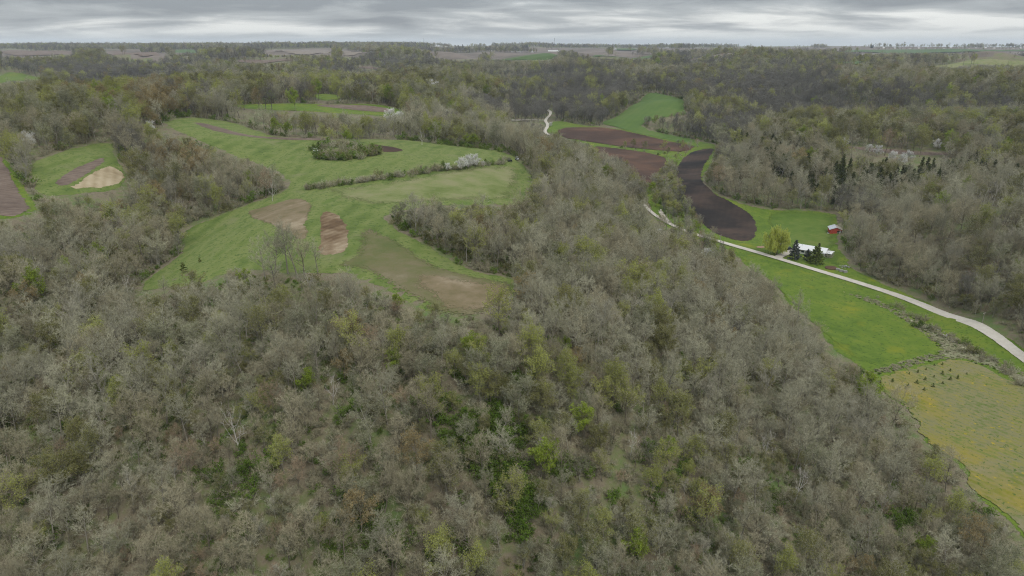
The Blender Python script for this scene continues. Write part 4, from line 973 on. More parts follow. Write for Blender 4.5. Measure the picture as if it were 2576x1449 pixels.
# tufts of grass standing over the mown and grazed land
def tufts(uv, n, kinds, lo, hi):
    p = land(uv); x0, y0 = p.min(0); x1, y1 = p.max(0)
    x = RG.uniform(x0, x1, n); y = RG.uniform(y0, y1, n)
    k = inside(x, y, p) & (np.hypot(x, y) > 60)
    for line, wd in NEAR_ROAD: k &= ((x[:, None] - line[::3, 0]) ** 2 + (y[:, None] - line[::3, 1]) ** 2).min(1) > 16
    x, y = x[k], y[k]; z = height(x, y)
    dens = vnoise(x / 22, y / 22, 71) + 0.6 * RG.normal(size=len(x))
    for a, b_, c_, d_ in zip(x, y, z, dens):
        if d_ > -0.5: ALL.append(('grass_tuft', int(RG.choice(kinds)), float(a), float(b_), float(c_) + 0.1, float(RG.uniform(lo, hi))))
tufts([(2120, 735), (2200, 755), (2300, 800), (2420, 860), (2620, 960), (2600, 985), (2500, 930), (2420, 905), (2360, 905), (2200, 945), (2180, 938), (2290, 905), (2368, 884), (2330, 845), (2240, 785)], 9000, [2, 2, 2, 1], 0.5, 0.9)
# trees standing along the skyline, round the far farms and the town
for u0, u1, n, v, s_ in ((55, 110, 12, 121, 1.7), (180, 205, 3, 121, 1.5), (290, 345, 5, 121, 1.3), (425, 460, 8, 121, 1.7), (500, 620, 14, 121, 1.3), (625, 705, 12, 121, 1.6), (975, 1000, 4, 119, 1.6), (1024, 1028, 1, 119, 1.5), (1112, 1165, 16, 121, 1.7), (1220, 1270, 7, 120, 1.2), (1285, 1352, 14, 121, 1.6),
                        (1360, 1445, 14, 121, 1.5), (1500, 1560, 6, 122, 1.4), (1640, 1712, 14, 122, 1.7), (1760, 1900, 14, 122, 1.3), (1980, 2040, 12, 122, 1.5), (2010, 2042, 9, 141, 1.5), (2060, 2190, 16, 121, 1.5), (2185, 2600, 130, 120, 1.9), (2190, 2560, 40, 126, 1.3)):
    for x, y in land(np.stack([RG.uniform(u0, u1, n), v + RG.normal(size=n) * 0.5], 1)):
        k = 'budding_tree' if RG.random() < 0.3 else 'bare_tree'
        ALL.append((k, int(RG.integers(8)), float(x), float(y), hz(x, y), float(s_ * RG.uniform(0.6, 1.15))))

# ------------------------------------------------------------------ trees: the ones that show largest as things, the rest as woods
ORD = ('first', 'second', 'third', 'fourth', 'fifth', 'sixth', 'seventh', 'eighth', 'ninth', 'tenth', 'eleventh', 'twelfth', 'thirteenth', 'fourteenth', 'fifteenth', 'sixteenth', 'seventeenth', 'eighteenth', 'nineteenth', 'twentieth')
def ordinal(i):
    if i < 20: return ORD[i]
    tens = ('', '', 'twenty', 'thirty', 'forty', 'fifty', 'sixty', 'seventy')[(i + 1) // 10]
    return (tens + '-' + ORD[(i + 1) % 10 - 1]) if (i + 1) % 10 else {'twenty': 'twentieth', 'thirty': 'thirtieth', 'forty': 'fortieth', 'fifty': 'fiftieth', 'sixty': 'sixtieth', 'seventy': 'seventieth'}[tens]
LIMIT = {'bare_tree': 300, 'budding_tree': 260, 'cedar_tree': 90, 'green_shrub': 280, 'bare_shrub': 220, 'flowering_tree': 80, 'dead_tree': 40, 'grass_tuft': 0}
def place_of(u, v):
    """where a plant stands, by the things one can find near it"""
    side = 'far left' if u < 420 else 'left' if u < 900 else 'left of centre' if u < 1180 else 'centre' if u < 1440 else 'right of centre' if u < 1750 else 'right' if u < 2130 else 'far right'
    if v > 1250: row = 'along the bottom edge'
    elif v > 1050: row = 'low on near slope'
    elif v > 880: row = 'midway up the near wooded slope'
    elif v > 720: row = 'high on near slope'
    elif v > 560: row = 'level with brown field'
    elif v > 400: row = 'level with the meadow'
    elif v > 290: row = 'beyond the meadow'
    elif v > 200: row = 'on hills behind the meadow'
    else: row = 'on distant hills'
    if u > 1840 and 400 < v <= 880: row = 'on hill beside the road' if u > 2120 or v < 530 else 'on slope near the house'
    return row, side
WHAT = {'bare_tree': '{size}{tone} bare tree', 'budding_tree': '{size}{leaf} leafing tree', 'cedar_tree': '{size}dark evergreen cedar', 'green_shrub': '{size}{leaf} leafy shrub', 'bare_shrub': '{size}{tone} twiggy shrub', 'flowering_tree': '{size}white blossoming tree', 'dead_tree': '{size}bleached dead tree'}
CATS = {'bare_tree': 'tree', 'budding_tree': 'tree', 'cedar_tree': 'tree', 'green_shrub': 'shrub', 'bare_shrub': 'shrub', 'flowering_tree': 'tree', 'dead_tree': 'tree'}
GROUPS = {'bare_tree': 'bare trees of the woods', 'budding_tree': 'trees coming into leaf', 'cedar_tree': 'dark cedars', 'green_shrub': 'green leafy shrubs', 'bare_shrub': 'bare twiggy shrubs', 'flowering_tree': 'trees in white blossom', 'dead_tree': 'bleached dead trees'}
def set_plant(name, tpl, x, y, z, rot, s_, lean=(0, 0)):
    e = bpy.data.objects.new(name, None); COL.objects.link(e)
    e.empty_display_size = 0.5
    e.location = (x, y, z); e.rotation_euler = (lean[0], lean[1], rot); e.scale = (s_, s_, s_)
    e['category'] = CATS.get(name, 'tree')
    for part in ('trunk', 'crown', 'foliage'):
        me = tpl[part]
        if me: link(me.name.split('.')[0], me, e)
    return e
STUFF = {}
LABELS = {}
for kname in LIMIT:
    rows = [a for a in ALL if a[0] == kname]
    if not rows: continue
    X = np.array([a[2] for a in rows]); Y = np.array([a[3] for a in rows]); Z = np.array([a[4] for a in rows]); SZ = np.array([a[5] for a in rows])
    Hh = np.array([PLANT[kname][a[1]]['h'] for a in rows]) * SZ
    U, V_ = to_view(X, Y, Z + Hh * 0.6)
    big = Hh / np.sqrt(X ** 2 + Y ** 2 + (CAM_Z - Z) ** 2)
    framed = (U > -25) & (U < 2600) & (V_ < 1475)
    order = np.argsort(-np.where(framed, big, -1))
    pick = [int(i) for i in order[:LIMIT[kname]] if framed[i]]
    picked = set(pick)
    med = np.median(Hh[pick]) if pick else 1.0
    for i in pick:
        _, v_, x, y, z, s_ = rows[i]
        tpl = PLANT[kname][v_]
        e = set_plant(kname, tpl, x, y, z, float(RG.uniform(0, 6.28)), s_, (float(RG.normal() * 0.03), float(RG.normal() * 0.03)))
        sz = 'tall ' if Hh[i] > med * 1.1 else 'small ' if Hh[i] < med * 0.8 else ''
        leafw = {'lime': 'lime-green', 'rust': 'rust-coloured', 'sage': 'pale sage', 'green': 'bright green'}.get(tpl['leaf'], tpl['leaf'])
        what = WHAT[kname].format(size=sz, tone=tpl['tone'], leaf=leafw)
        if kname == 'bare_shrub' and tpl['leaf']: what = sz + 'pale budding shrub'
        row, side = place_of(U[i], V_[i])
        LABELS.setdefault((kname, what, row, side), []).append((U[i], e))
    STUFF[kname] = [rows[i] for i in range(len(rows)) if i not in picked]
for (kname, what, row, side), members in LABELS.items():
    members.sort(key=lambda m: m[0])
    for i, (_, e) in enumerate(members):
        base = f'{what} {row}, {side}'
        if len(members) > 1: base += f', {ordinal(i)} from left'
        if len(base.split()) > 16: base = base.replace(' from left', '')
        e['label'] = base; e['group'] = GROUPS[kname]

def joined(name, parts):
    bm = bmesh.new(); mats = []
    for me in parts:
        k = len(mats); mats.append(me.materials[0])
        n0 = len(bm.faces); bm.from_mesh(me); bm.faces.ensure_lookup_table()
        for f in bm.faces[n0:]: f.material_index = k
    me = bpy.data.meshes.new(name); bm.to_mesh(me); bm.free()
    for m in mats: me.materials.append(m)
    return me
def wood_tree_group(name, coll):
    ng = bpy.data.node_groups.new(name, 'GeometryNodeTree')
    ng.interface.new_socket('Geometry', in_out='INPUT', socket_type='NodeSocketGeometry')
    ng.interface.new_socket('Geometry', in_out='OUTPUT', socket_type='NodeSocketGeometry')
    N, L = ng.nodes.new, ng.links.new
    i, o = N('NodeGroupInput'), N('NodeGroupOutput')
    iop = N('GeometryNodeInstanceOnPoints'); iop.inputs['Pick Instance'].default_value = True
    ci = N('GeometryNodeCollectionInfo'); ci.inputs['Collection'].default_value = coll; ci.inputs['Separate Children'].default_value = True; ci.inputs['Reset Children'].default_value = True
    def attr(n, t):
        a = N('GeometryNodeInputNamedAttribute'); a.data_type = t; a.inputs['Name'].default_value = n
        return a.outputs['Attribute']
    L(i.outputs[0], iop.inputs['Points']); L(ci.outputs[0], iop.inputs['Instance'])
    L(attr('pick', 'INT'), iop.inputs['Instance Index']); L(attr('turn', 'FLOAT_VECTOR'), iop.inputs['Rotation']); L(attr('grow', 'FLOAT_VECTOR'), iop.inputs['Scale'])
    L(iop.outputs[0], o.inputs[0])
    return ng
WOOD_LABEL = {'bare_tree': 'mass of bare grey and brown trees covering the hills', 'budding_tree': 'trees coming into leaf scattered through the hillside woods', 'cedar_tree': 'dark cedars spread over the far hillside', 'grass_tuft': 'tufts of green and dry grass over the fields', 'green_shrub': 'low green shrubs under the trees', 'bare_shrub': 'low bare scrub along the field edges'}
WOOD_NAME = {'bare_tree': 'bare_woods', 'budding_tree': 'budding_woods', 'cedar_tree': 'cedar_woods', 'grass_tuft': 'grass', 'green_shrub': 'green_undergrowth', 'bare_shrub': 'bare_undergrowth', 'flowering_tree': 'blossom_woods', 'dead_tree': 'dead_woods'}
for kname, rows in STUFF.items():
    if not rows: continue
    coll = bpy.data.collections.new(kname + '_kinds')
    for n_, tpl in enumerate(PLANT[kname]):
        me = joined(kname + '_whole', [tpl[p] for p in ('trunk', 'crown', 'foliage') if tpl[p]])
        coll.objects.link(bpy.data.objects.new(f'{kname}_kind_{n_}', me))
    me = bpy.data.meshes.new(WOOD_NAME[kname])
    me.from_pydata([(a[2], a[3], a[4]) for a in rows], [], [])
    n = len(rows)
    me.attributes.new('pick', 'INT', 'POINT').data.foreach_set('value', np.array([a[1] for a in rows], np.int32))
    rot = np.stack([RG.normal(size=n) * 0.03, RG.normal(size=n) * 0.03, RG.uniform(0, 6.28, n)], 1)
    me.attributes.new('turn', 'FLOAT_VECTOR', 'POINT').data.foreach_set('vector', rot.ravel().astype(np.float32))
    sc = np.array([a[5] for a in rows])[:, None] * RG.uniform(0.9, 1.1, (n, 3))
    me.attributes.new('grow', 'FLOAT_VECTOR', 'POINT').data.foreach_set('vector', sc.ravel().astype(np.float32))
    o = link(WOOD_NAME[kname], me)
    md = o.modifiers.new('plants', 'NODES'); md.node_group = wood_tree_group(WOOD_NAME[kname], coll)
    tag(o, WOOD_LABEL.get(kname, 'plants of the far hillside woods'), None, None, 'stuff')
print('PLANTS', len(ALL), {k: len(v) for k, v in STUFF.items()})
# ------------------------------------------------------------------ buildings, vehicles and other things
MAT['white_metal'] = plain('white_metal', (0.54, 0.54, 0.52), 0.45, 0.1, 0.06, 0.6)
MAT['grey_metal'] = plain('grey_metal', (0.40, 0.41, 0.42), 0.45, 0.2, 0.12, 0.8)
MAT['rusty_metal'] = plain('rusty_metal', (0.30, 0.25, 0.21), 0.6, 0.1, 0.25, 0.8)
MAT['white_wall'] = plain('white_wall', (0.62, 0.61, 0.57), 0.8, 0, 0.08)
MAT['cream_wall'] = plain('cream_wall', (0.50, 0.46, 0.38), 0.8, 0, 0.1)
MAT['red_wall'] = plain('red_wall', (0.33, 0.055, 0.035), 0.75, 0, 0.18)
MAT['weathered_wood'] = plain('weathered_wood', (0.33, 0.31, 0.28), 0.9, 0, 0.2)
MAT['dark_inside'] = plain('dark_inside', (0.02, 0.02, 0.02), 0.9)
MAT['window_glass'] = plain('window_glass', (0.04, 0.05, 0.06), 0.15)
MAT['pole_wood'] = plain('pole_wood', (0.26, 0.23, 0.19), 0.9, 0, 0.2)
MAT['galvanized'] = plain('galvanized', (0.5, 0.51, 0.52), 0.4, 0.4)
MAT['concrete'] = plain('concrete', (0.27, 0.26, 0.235), 0.9, 0, 0.15)
MAT['limestone'] = plain('limestone', (0.46, 0.42, 0.35), 0.9, 0, 0.2, 0.9)
MAT['black_paint'] = plain('black_paint', (0.018, 0.019, 0.022), 0.3)
MAT['pale_paint'] = plain('pale_paint', (0.45, 0.46, 0.47), 0.3)
MAT['rubber'] = plain('rubber', (0.02, 0.02, 0.02), 0.8)
MAT['tube_steel'] = plain('tube_steel', (0.15, 0.15, 0.16), 0.5, 0.3)
MAT['shingle'] = plain('shingle', (0.13, 0.11, 0.10), 0.9, 0, 0.15)

class Solid:
    def __init__(s): s.bm = bmesh.new()
    def box(s, c_, d, rz=0.0):
        m = Matrix.Translation(c_) @ Matrix.Rotation(rz, 4, 'Z') @ Matrix.Diagonal((d[0], d[1], d[2], 1))
        bmesh.ops.create_cube(s.bm, size=1.0, matrix=m); return s
    def cyl(s, c_, r1, r2, h_, n=10, axis='Z'):
        rot = {'Z': Matrix.Identity(4), 'X': Matrix.Rotation(math.pi / 2, 4, 'Y'), 'Y': Matrix.Rotation(math.pi / 2, 4, 'X')}[axis]
        bmesh.ops.create_cone(s.bm, cap_ends=True, segments=n, radius1=r1, radius2=r2, depth=h_, matrix=Matrix.Translation(c_) @ rot); return s
    def bar(s, a, b_, r, n=5):
        a = Vector(a); b_ = Vector(b_); d = b_ - a
        m = Matrix.Translation((a + b_) / 2) @ d.to_track_quat('Z', 'Y').to_matrix().to_4x4()
        bmesh.ops.create_cone(s.bm, cap_ends=True, segments=n, radius1=r, radius2=r, depth=d.length, matrix=m); return s
    def prism(s, prof, y0, y1):
        """a profile in x, z pushed from y0 to y1"""
        a = [s.bm.verts.new((x, y0, z)) for x, z in prof]; b_ = [s.bm.verts.new((x, y1, z)) for x, z in prof]
        n = len(prof)
        s.bm.faces.new(a); s.bm.faces.new(b_[::-1])
        for i in range(n): s.bm.faces.new((a[i], b_[i], b_[(i + 1) % n], a[(i + 1) % n]))
        return s
    def bevel(s, w):
        bmesh.ops.bevel(s.bm, geom=list(s.bm.edges), offset=w, segments=2, affect='EDGES', clamp_overlap=True); return s
    def done(s, name, mat, parent=None, smooth=False):
        bmesh.ops.recalc_face_normals(s.bm, faces=s.bm.faces)
        me = bpy.data.meshes.new(name); s.bm.to_mesh(me); s.bm.free()
        if smooth: me.polygons.foreach_set('use_smooth', [True] * len(me.polygons))
        return link(name, me, parent, [MAT[mat]])
def thing(name, label, cat, loc, rz=0.0, group=None):
    e = bpy.data.objects.new(name, None); COL.objects.link(e)
    e.location = loc; e.rotation_euler = (0, 0, rz); e.empty_display_size = 1
    return tag(e, label, cat, group)
def gable(t, w, d, eave, ridge, wall, roof, over=0.4, th=0.12, floor=-0.6):
    """walls and a two-slope roof with ridge along y; w across, d along"""
    Solid().prism([(-w / 2, floor), (w / 2, floor), (w / 2, eave), (0, ridge), (-w / 2, eave)], -d / 2, d / 2).done('wall', wall, t)
    k = (ridge - eave) / (w / 2); x = w / 2 + over
    Solid().prism([(-x, eave - k * over + 0.03), (0, ridge + 0.03), (x, eave - k * over + 0.03), (x, eave - k * over + 0.03 + th), (0, ridge + 0.03 + th), (-x, eave - k * over + 0.03 + th)], -d / 2 - over, d / 2 + over).done('roof', roof, t)
def window(t, x, y, z, w, h_, face):
    """a framed window on a wall facing +-x or +-y"""
    a = {'-y': (0, -1), '+y': (0, 1), '-x': (-1, 0), '+x': (1, 0)}[face]
    sx, sy = (w, 0.08) if a[0] == 0 else (0.08, w)
    f = Solid().box((x + a[0] * 0.03, y + a[1] * 0.03, z), (sx + (0.16 if a[0] == 0 else 0), sy + (0.16 if a[1] == 0 else 0), h_ + 0.16)).done('window', 'white_metal', t)
    Solid().box((x + a[0] * 0.07, y + a[1] * 0.07, z), (sx, sy, h_)).done('pane', 'window_glass', f)

# --- the ranch house beside the road
ax, ay, az = at(1990, 634); bx, by, bz = at(2080, 648)
HA = math.atan2(by - ay, bx - ax); HL = math.hypot(bx - ax, by - ay); HC = ((ax + bx) / 2, (ay + by) / 2)
hx_, hy_ = math.cos(HA), math.sin(HA)
hc = (HC[0] - hy_ * 3.5, HC[1] + hx_ * 3.5)
t = thing('ranch_house', 'low white house with a pale metal roof behind spruces beside the road', 'house', (hc[0], hc[1], hz(*hc)), HA - math.pi / 2)
L_ = HL * 0.86
gable(t, 8.4, L_, 2.7, 4.5, 'white_wall', 'white_metal', 0.55)
rb = Solid()
for q in range(int(L_ / 1.2) + 1):
    yy = -L_ / 2 - 0.5 + q * 1.2
    for sg in (-1, 1): rb.prism([(sg * 4.7, 2.7 - 0.5 * 0.4286 + 0.13), (0, 4.66), (0, 4.72), (sg * 4.7, 2.7 - 0.5 * 0.4286 + 0.19)], yy, yy + 0.07)
rb.done('roof_seam', 'galvanized', t)['kind'] = 'stuff'
for q in (-0.36, -0.2, 0.04, 0.2): window(t, 4.2, q * L_, 1.55, 1.5, 1.1, '+x')
for q in (-0.3, 0.0, 0.3): window(t, -4.2, q * L_, 1.55, 1.4, 1.1, '-x')
window(t, 1.6, L_ / 2, 1.55, 1.2, 1.1, '+y'); window(t, -1.8, L_ / 2, 1.55, 1.2, 1.1, '+y')
window(t, 1.6, -L_ / 2, 1.55, 1.2, 1.1, '-y')
for q in (-0.08, 0.36):
    d_ = Solid().box((4.23, q * L_, 1.0), (0.1, 0.95, 2.05)).done('door', 'cream_wall', t)
    Solid().box((4.3, q * L_ + 0.35, 1.0), (0.06, 0.06, 0.14)).done('handle', 'tube_steel', d_)
Solid().box((-1.2, 0.22 * L_, 4.6), (0.6, 0.6, 1.4)).done('chimney', 'concrete', t)
Solid().cyl((1.0, -0.28 * L_, 4.6), 0.12, 0.12, 1.0, 8).done('vent_pipe', 'galvanized', t)
Solid().box((0, L_ / 2 + 1.7, 0.1), (6.4, 3.2, 0.3)).done('porch_floor', 'concrete', t)
Solid().prism([(-3.6, 2.42), (0, 3.0), (3.6, 2.42), (3.6, 2.54), (0, 3.12), (-3.6, 2.54)], L_ / 2 + 0.2, L_ / 2 + 3.7).done('porch_roof', 'white_metal', t)
for s_ in (-1, 1): Solid().box((s_ * 3.1, L_ / 2 + 3.3, 1.2), (0.16, 0.16, 2.5)).done('porch_post', 'white_wall', t)

# --- the red barn
x, y, z = at(2107, 588)
t = thing('barn', 'small red barn with a grey metal roof and one open bay', 'barn', (x, y + 4, hz(x, y + 4)), math.radians(-16))
bw, bd = 7.2, 8.6
Solid().prism([(-bw / 2, -0.5), (0.6, -0.5), (0.6, 3.7), (0, 3.95), (-bw / 2, 2.5)], -bd / 2, -bd / 2 + 0.15).done('front_wall', 'red_wall', t)
Solid().prism([(0.6, 2.15), (bw / 2, 2.15), (bw / 2, 2.5), (0.6, 3.7)], -bd / 2, -bd / 2 + 0.15).done('gable_panel', 'red_wall', t)
Solid().box((-bw / 2 + 0.075, 0.08, 1.0), (0.15, bd - 0.15, 3.0)).done('side_wall', 'red_wall', t)
Solid().box((bw / 2 - 0.075, 0.6, 1.0), (0.15, bd - 1.4, 3.0)).done('side_wall', 'red_wall', t)
Solid().prism([(-bw / 2, -0.5), (bw / 2, -0.5), (bw / 2, 2.5), (0, 3.95), (-bw / 2, 2.5)], bd / 2 - 0.1, bd / 2).done('back_wall', 'red_wall', t)
k = 1.45 / (bw / 2)
Solid().prism([(-bw / 2 - 0.4, 2.5 - 0.4 * k + 0.05), (0, 4.0), (0, 4.12), (-bw / 2 - 0.4, 2.5 - 0.4 * k + 0.17)], -bd / 2 - 0.35, bd / 2 + 0.35).done('roof_slope', 'grey_metal', t)
Solid().prism([(0.002, 4.0), (bw / 2 + 0.4, 2.5 - 0.4 * k + 0.05), (bw / 2 + 0.4, 2.5 - 0.4 * k + 0.17), (0.002, 4.12)], -bd / 2 - 0.35, bd / 2 + 0.35).done('roof_slope', 'rusty_metal', t)
Solid().box((2.3, -bd / 2 + 0.1, 0.9), (0.4, 0.22, 2.5)).done('post', 'white_wall', t)
Solid().box((bw / 2 - 0.15, -bd / 2 + 0.1, 0.9), (0.26, 0.22, 2.5)).done('post', 'white_wall', t)
for q in (0.25, 0.6, 0.95): Solid().box((1.35, -bd / 2 + 0.05, q), (1.5, 0.06, 0.16)).done('rail', 'weathered_wood', t)
x, y, z = at(2084, 588)
t = thing('stock_tank', 'round white stock tank left of the red barn', 'tank', (x, y, z))
Solid().cyl((0, 0, 0.3), 0.85, 0.9, 0.7, 16).done('tank_shell', 'white_wall', t); Solid().cyl((0, 0, 0.66), 0.93, 0.93, 0.06, 16).done('rim', 'galvanized', t); Solid().cyl((0, 0, 0.70), 0.8, 0.8, 0.02, 16).done('water_surface', 'window_glass', t)

# --- cars and utility vehicles
def car(t, paint, L_=4.6, w=1.85, hh=1.7):
    Solid().prism([(-L_ / 2, 0.35), (L_ / 2, 0.35), (L_ / 2, 0.85), (L_ / 2 - 1.1, 0.98), (-L_ / 2, 1.02)], -w / 2, w / 2).bevel(0.07).done('body', paint, t)
    Solid().prism([(-L_ / 2 + 0.1, 1.0), (L_ / 2 - 1.15, 0.98), (L_ / 2 - 1.9, hh - 0.06), (-L_ / 2 + 0.4, hh - 0.06)], -w / 2 + 0.1, w / 2 - 0.1).bevel(0.05).done('windows', 'window_glass', t)
    Solid().box((-0.55, 0, hh), (L_ - 2.3, w - 0.28, 0.08)).done('car_roof', paint, t)
    for a in (-1, 1):
        for b_ in (-1, 1):
            wl = Solid().cyl((a * L_ * 0.31, b_ * (w / 2 - 0.08), 0.35), 0.35, 0.35, 0.24, 14, 'Y').done('wheel', 'rubber', t)
            Solid().cyl((a * L_ * 0.31, b_ * (w / 2 + 0.02), 0.35), 0.2, 0.2, 0.1, 10, 'Y').done('rim', 'galvanized', wl)
    for b_ in (-1, 1):
        Solid().box((L_ / 2 + 0.01, b_ * 0.65, 0.72), (0.06, 0.32, 0.14)).done('headlight', 'white_wall', t)
        Solid().box((-L_ / 2 - 0.01, b_ * 0.68, 0.82), (0.06, 0.26, 0.18)).done('tail_light', 'red_wall', t)
def buggy(t, paint):
    Solid().box((0, 0, 0.62), (2.4, 1.25, 0.42)).bevel(0.06).done('body', paint, t)
    Solid().prism([(0.75, 0.8), (1.35, 0.8), (1.3, 0.98), (0.8, 1.08)], -0.55, 0.55).done('bonnet', paint, t)
    Solid().box((-0.1, 0, 0.95), (0.5, 1.1, 0.3)).done('seat', 'black_paint', t)
    Solid().box((-0.8, 0, 0.95), (0.8, 1.2, 0.28)).done('cargo_bed', 'tube_steel', t)
    cg = Solid()
    for b_ in (-0.56, 0.56):
        cg.bar((0.75, b_, 0.9), (0.35, b_, 1.85), 0.04).bar((0.35, b_, 1.85), (-0.4, b_, 1.85), 0.04).bar((-0.4, b_, 1.85), (-0.5, b_, 0.9), 0.04)
    cg.bar((0.35, -0.56, 1.85), (0.35, 0.56, 1.85), 0.04).bar((-0.4, -0.56, 1.85), (-0.4, 0.56, 1.85), 0.04).done('roll_cage', 'tube_steel', t)
    Solid().box((0, 0, 1.9), (1.0, 1.25, 0.06)).done('canopy', paint, t)
    for a in (-0.85, 0.85):
        for b_ in (-0.62, 0.62): Solid().cyl((a, b_, 0.33), 0.33, 0.33, 0.28, 12, 'Y').done('wheel', 'rubber', t)
x, y, z = at(1984, 630)
car(thing('parked_car', 'black car parked at the top of the driveway by the willow', 'car', (x, y, z + 0.35), math.radians(35)), 'black_paint')
x, y, z = at(1283, 408)
buggy(thing('utility_vehicle', 'dark utility vehicle parked at the meadow corner by the hedge end', 'utility vehicle', (x, y, z + 0.3), math.radians(20)), 'black_paint')
x, y, z = at(1301, 404)
buggy(thing('utility_vehicle', 'pale grey utility vehicle half hidden at the wood edge by the meadow corner', 'utility vehicle', (x, y, z + 0.3), math.radians(-60)), 'pale_paint')

# --- poles, shed, blocks, rubble, mound
def pole(u, v, label, hh=5.4):
    x, y, z = at(u, v)
    t = thing('utility_pole', label, 'pole', (x, y, z), math.radians(25), 'poles along the gravel road')
    Solid().cyl((0, 0, hh / 2 - 0.4), 0.15, 0.11, hh + 0.8, 8).done('post', 'pole_wood', t)
    Solid().box((0, 0, hh - 0.35), (1.7, 0.12, 0.14)).done('crossarm', 'pole_wood', t)
    for q in (-0.75, 0.75): Solid().cyl((q, 0, hh - 0.2), 0.05, 0.04, 0.18, 6).done('insulator', 'white_wall', t)
pole(1811, 612, 'wooden utility pole beside the gravel road below the dark ploughed field')
pole(1741, 543, 'wooden utility pole at the left edge of the dark ploughed field')
pole(2470, 815, 'wooden utility pole beside the road near the right edge of the view', 5.0)
x, y, z = at(1657, 588)
t = thing('small_hut', 'small hut with a white sheet roof among bare trees below the road', 'hut', (x, y, z + 0.4), math.radians(20))
Solid().box((0, 0, 0.5), (2.8, 2.2, 2.2)).done('wall', 'weathered_wood', t); Solid().prism([(-1.8, 1.62), (1.8, 2.1), (1.8, 2.2), (-1.8, 1.72)], -1.5, 1.5).done('roof', 'white_metal', t); Solid().box((0, -1.11, 0.5), (0.8, 0.06, 1.7)).done('door', 'dark_inside', t)
for i, (u, v, l_) in enumerate(((2107, 681, 'pale concrete block nearest the brown mound by the road'), (2116, 684, 'middle pale concrete block in the row by the road'), (2126, 687, 'pale concrete block farthest from the brown mound, by the trees'))):
    x, y, z = at(u, v)
    o = Solid().box((0, 0, 0.3), (1.9, 1.0, 1.1)).bevel(0.06).done('concrete_block', 'concrete'); o.location = (x, y, z + 0.35); o.rotation_euler = (0, 0, math.radians(-25 + 9 * i)); tag(o, l_, 'block', 'concrete blocks by the road')
x, y, z = at(2091, 676)
bm = bmesh.new(); bmesh.ops.create_uvsphere(bm, u_segments=28, v_segments=12, radius=1.0)
for v in bm.verts:
    n_ = 1 + 0.10 * float(vnoise(np.array([v.co.x * 2.3 + 5]), np.array([v.co.y * 2.3 + v.co.z]), 5)[0])
    v.co = Vector((v.co.x * 3.3 * n_, v.co.y * 3.3 * n_, v.co.z * 0.65 * n_))
me = bpy.data.meshes.new('soil_mound'); bm.to_mesh(me); bm.free(); me.polygons.foreach_set('use_smooth', [True] * len(me.polygons))
o = link('soil_mound', me, mats=[MAT['dark_mulch']]); o.location = (x, y, z + 0.25); tag(o, 'low round mound of dark brown soil on the lawn beside the road', 'mound')
def rubble(name, uv, n, smin, smax, mat, label):
    p = land(uv); bm = bmesh.new(); k = 0
    x0, y0 = p.min(0); x1, y1 = p.max(0)
    while k < n:
        x, y = RG.uniform(x0, x1), RG.uniform(y0, y1)
        if not inside(np.array([x]), np.array([y]), p)[0]: continue
        k += 1; s_ = RG.uniform(smin, smax)
        vs_ = bmesh.ops.create_icosphere(bm, subdivisions=1, radius=1.0)['verts']
        q = Matrix.Rotation(RG.uniform(0, 6.28), 4, 'Z')
        for v in vs_:
            c_ = v.co.copy() * float(RG.uniform(0.8, 1.15))
            v.co = q @ Vector((c_.x * s_ * 1.3, c_.y * s_, c_.z * s_ * 0.6)) + Vector((x, y, hz(x, y) + 0.35 + s_ * 0.15))
    me = bpy.data.meshes.new(name); bm.to_mesh(me); bm.free()
    tag(link(name, me, mats=[MAT[mat]]), label, None, None, 'stuff')
rubble('rubble', [(1655, 530), (1662, 528), (1676, 548), (1690, 566), (1682, 566), (1668, 552)], 160, 0.3, 0.8, 'limestone', 'pale limestone rubble along the bank beside the road')
rubble('rubble', [(2106, 672), (2124, 668), (2140, 674), (2120, 679)], 26, 0.2, 0.5, 'concrete', 'heap of pale stone rubble under the trees by the road')
rubble('rubble', [(2325, 815), (2350, 822), (2420, 866), (2400, 866)], 36, 0.15, 0.35, 'concrete', 'grey stones and brush heaped below the road')
x, y, z = at(796, 383)
car(thing('parked_car', 'old white car left at the edge of the meadow copse', 'car', (x, y, z + 0.35), math.radians(60)), 'white_wall', 4.3)

# ------------------------------------------------------------------ single trees
WIL = willow(5)
x, y, z = at(1952, 641)
e = set_plant('willow_tree', WIL, x, y, z + 0.1, 0.6, 1.0); tag(e, 'huge yellow-green weeping willow beside the road and driveway', 'tree')
SPR = [cedar_tree(81, 11.5, 3.9, 'spruce', 0.85, 3000, 0.42, 'brown', 0.02), cedar_tree(82, 6.5, 2.7, 'spruce', 0.85, 1700, 0.36, 'brown', 0.02), cedar_tree(83, 10, 4.7, 'pine', 0.65, 3400, 0.46, 'brown', 0.04), cedar_tree(84, 9, 1.7, 'dark', 0.8, 1400, 0.36, 'brown', 0.02)]
for (u, v, k, l_) in ((1998, 653, 0, 'tall dark blue spruce in front of the house by the driveway'), (2030, 655, 1, 'small blue spruce between the two big conifers before the house'), (2050, 664, 2, 'broad green pine in front of the right end of the house'), (2056, 650, 3, 'narrow dark conifer standing behind the broad green pine')):
    x, y, z = at(u, v)
    tag(set_plant('spruce_tree', SPR[k], x, y, z + 0.1, k * 1.7, 1.0), l_, 'tree', 'conifers round the house')
x, y, z = at(2084, 650)
tag(set_plant('bare_shrub', PLANT['bare_shrub'][1], x, y, z, 0.4, 1.6), 'upright grey shrub at the right end of the house', 'shrub')
YNG = cedar_tree(91, 2.6, 0.95, 'pine', 0.8, 420, 0.2, 'brown', 0.05)
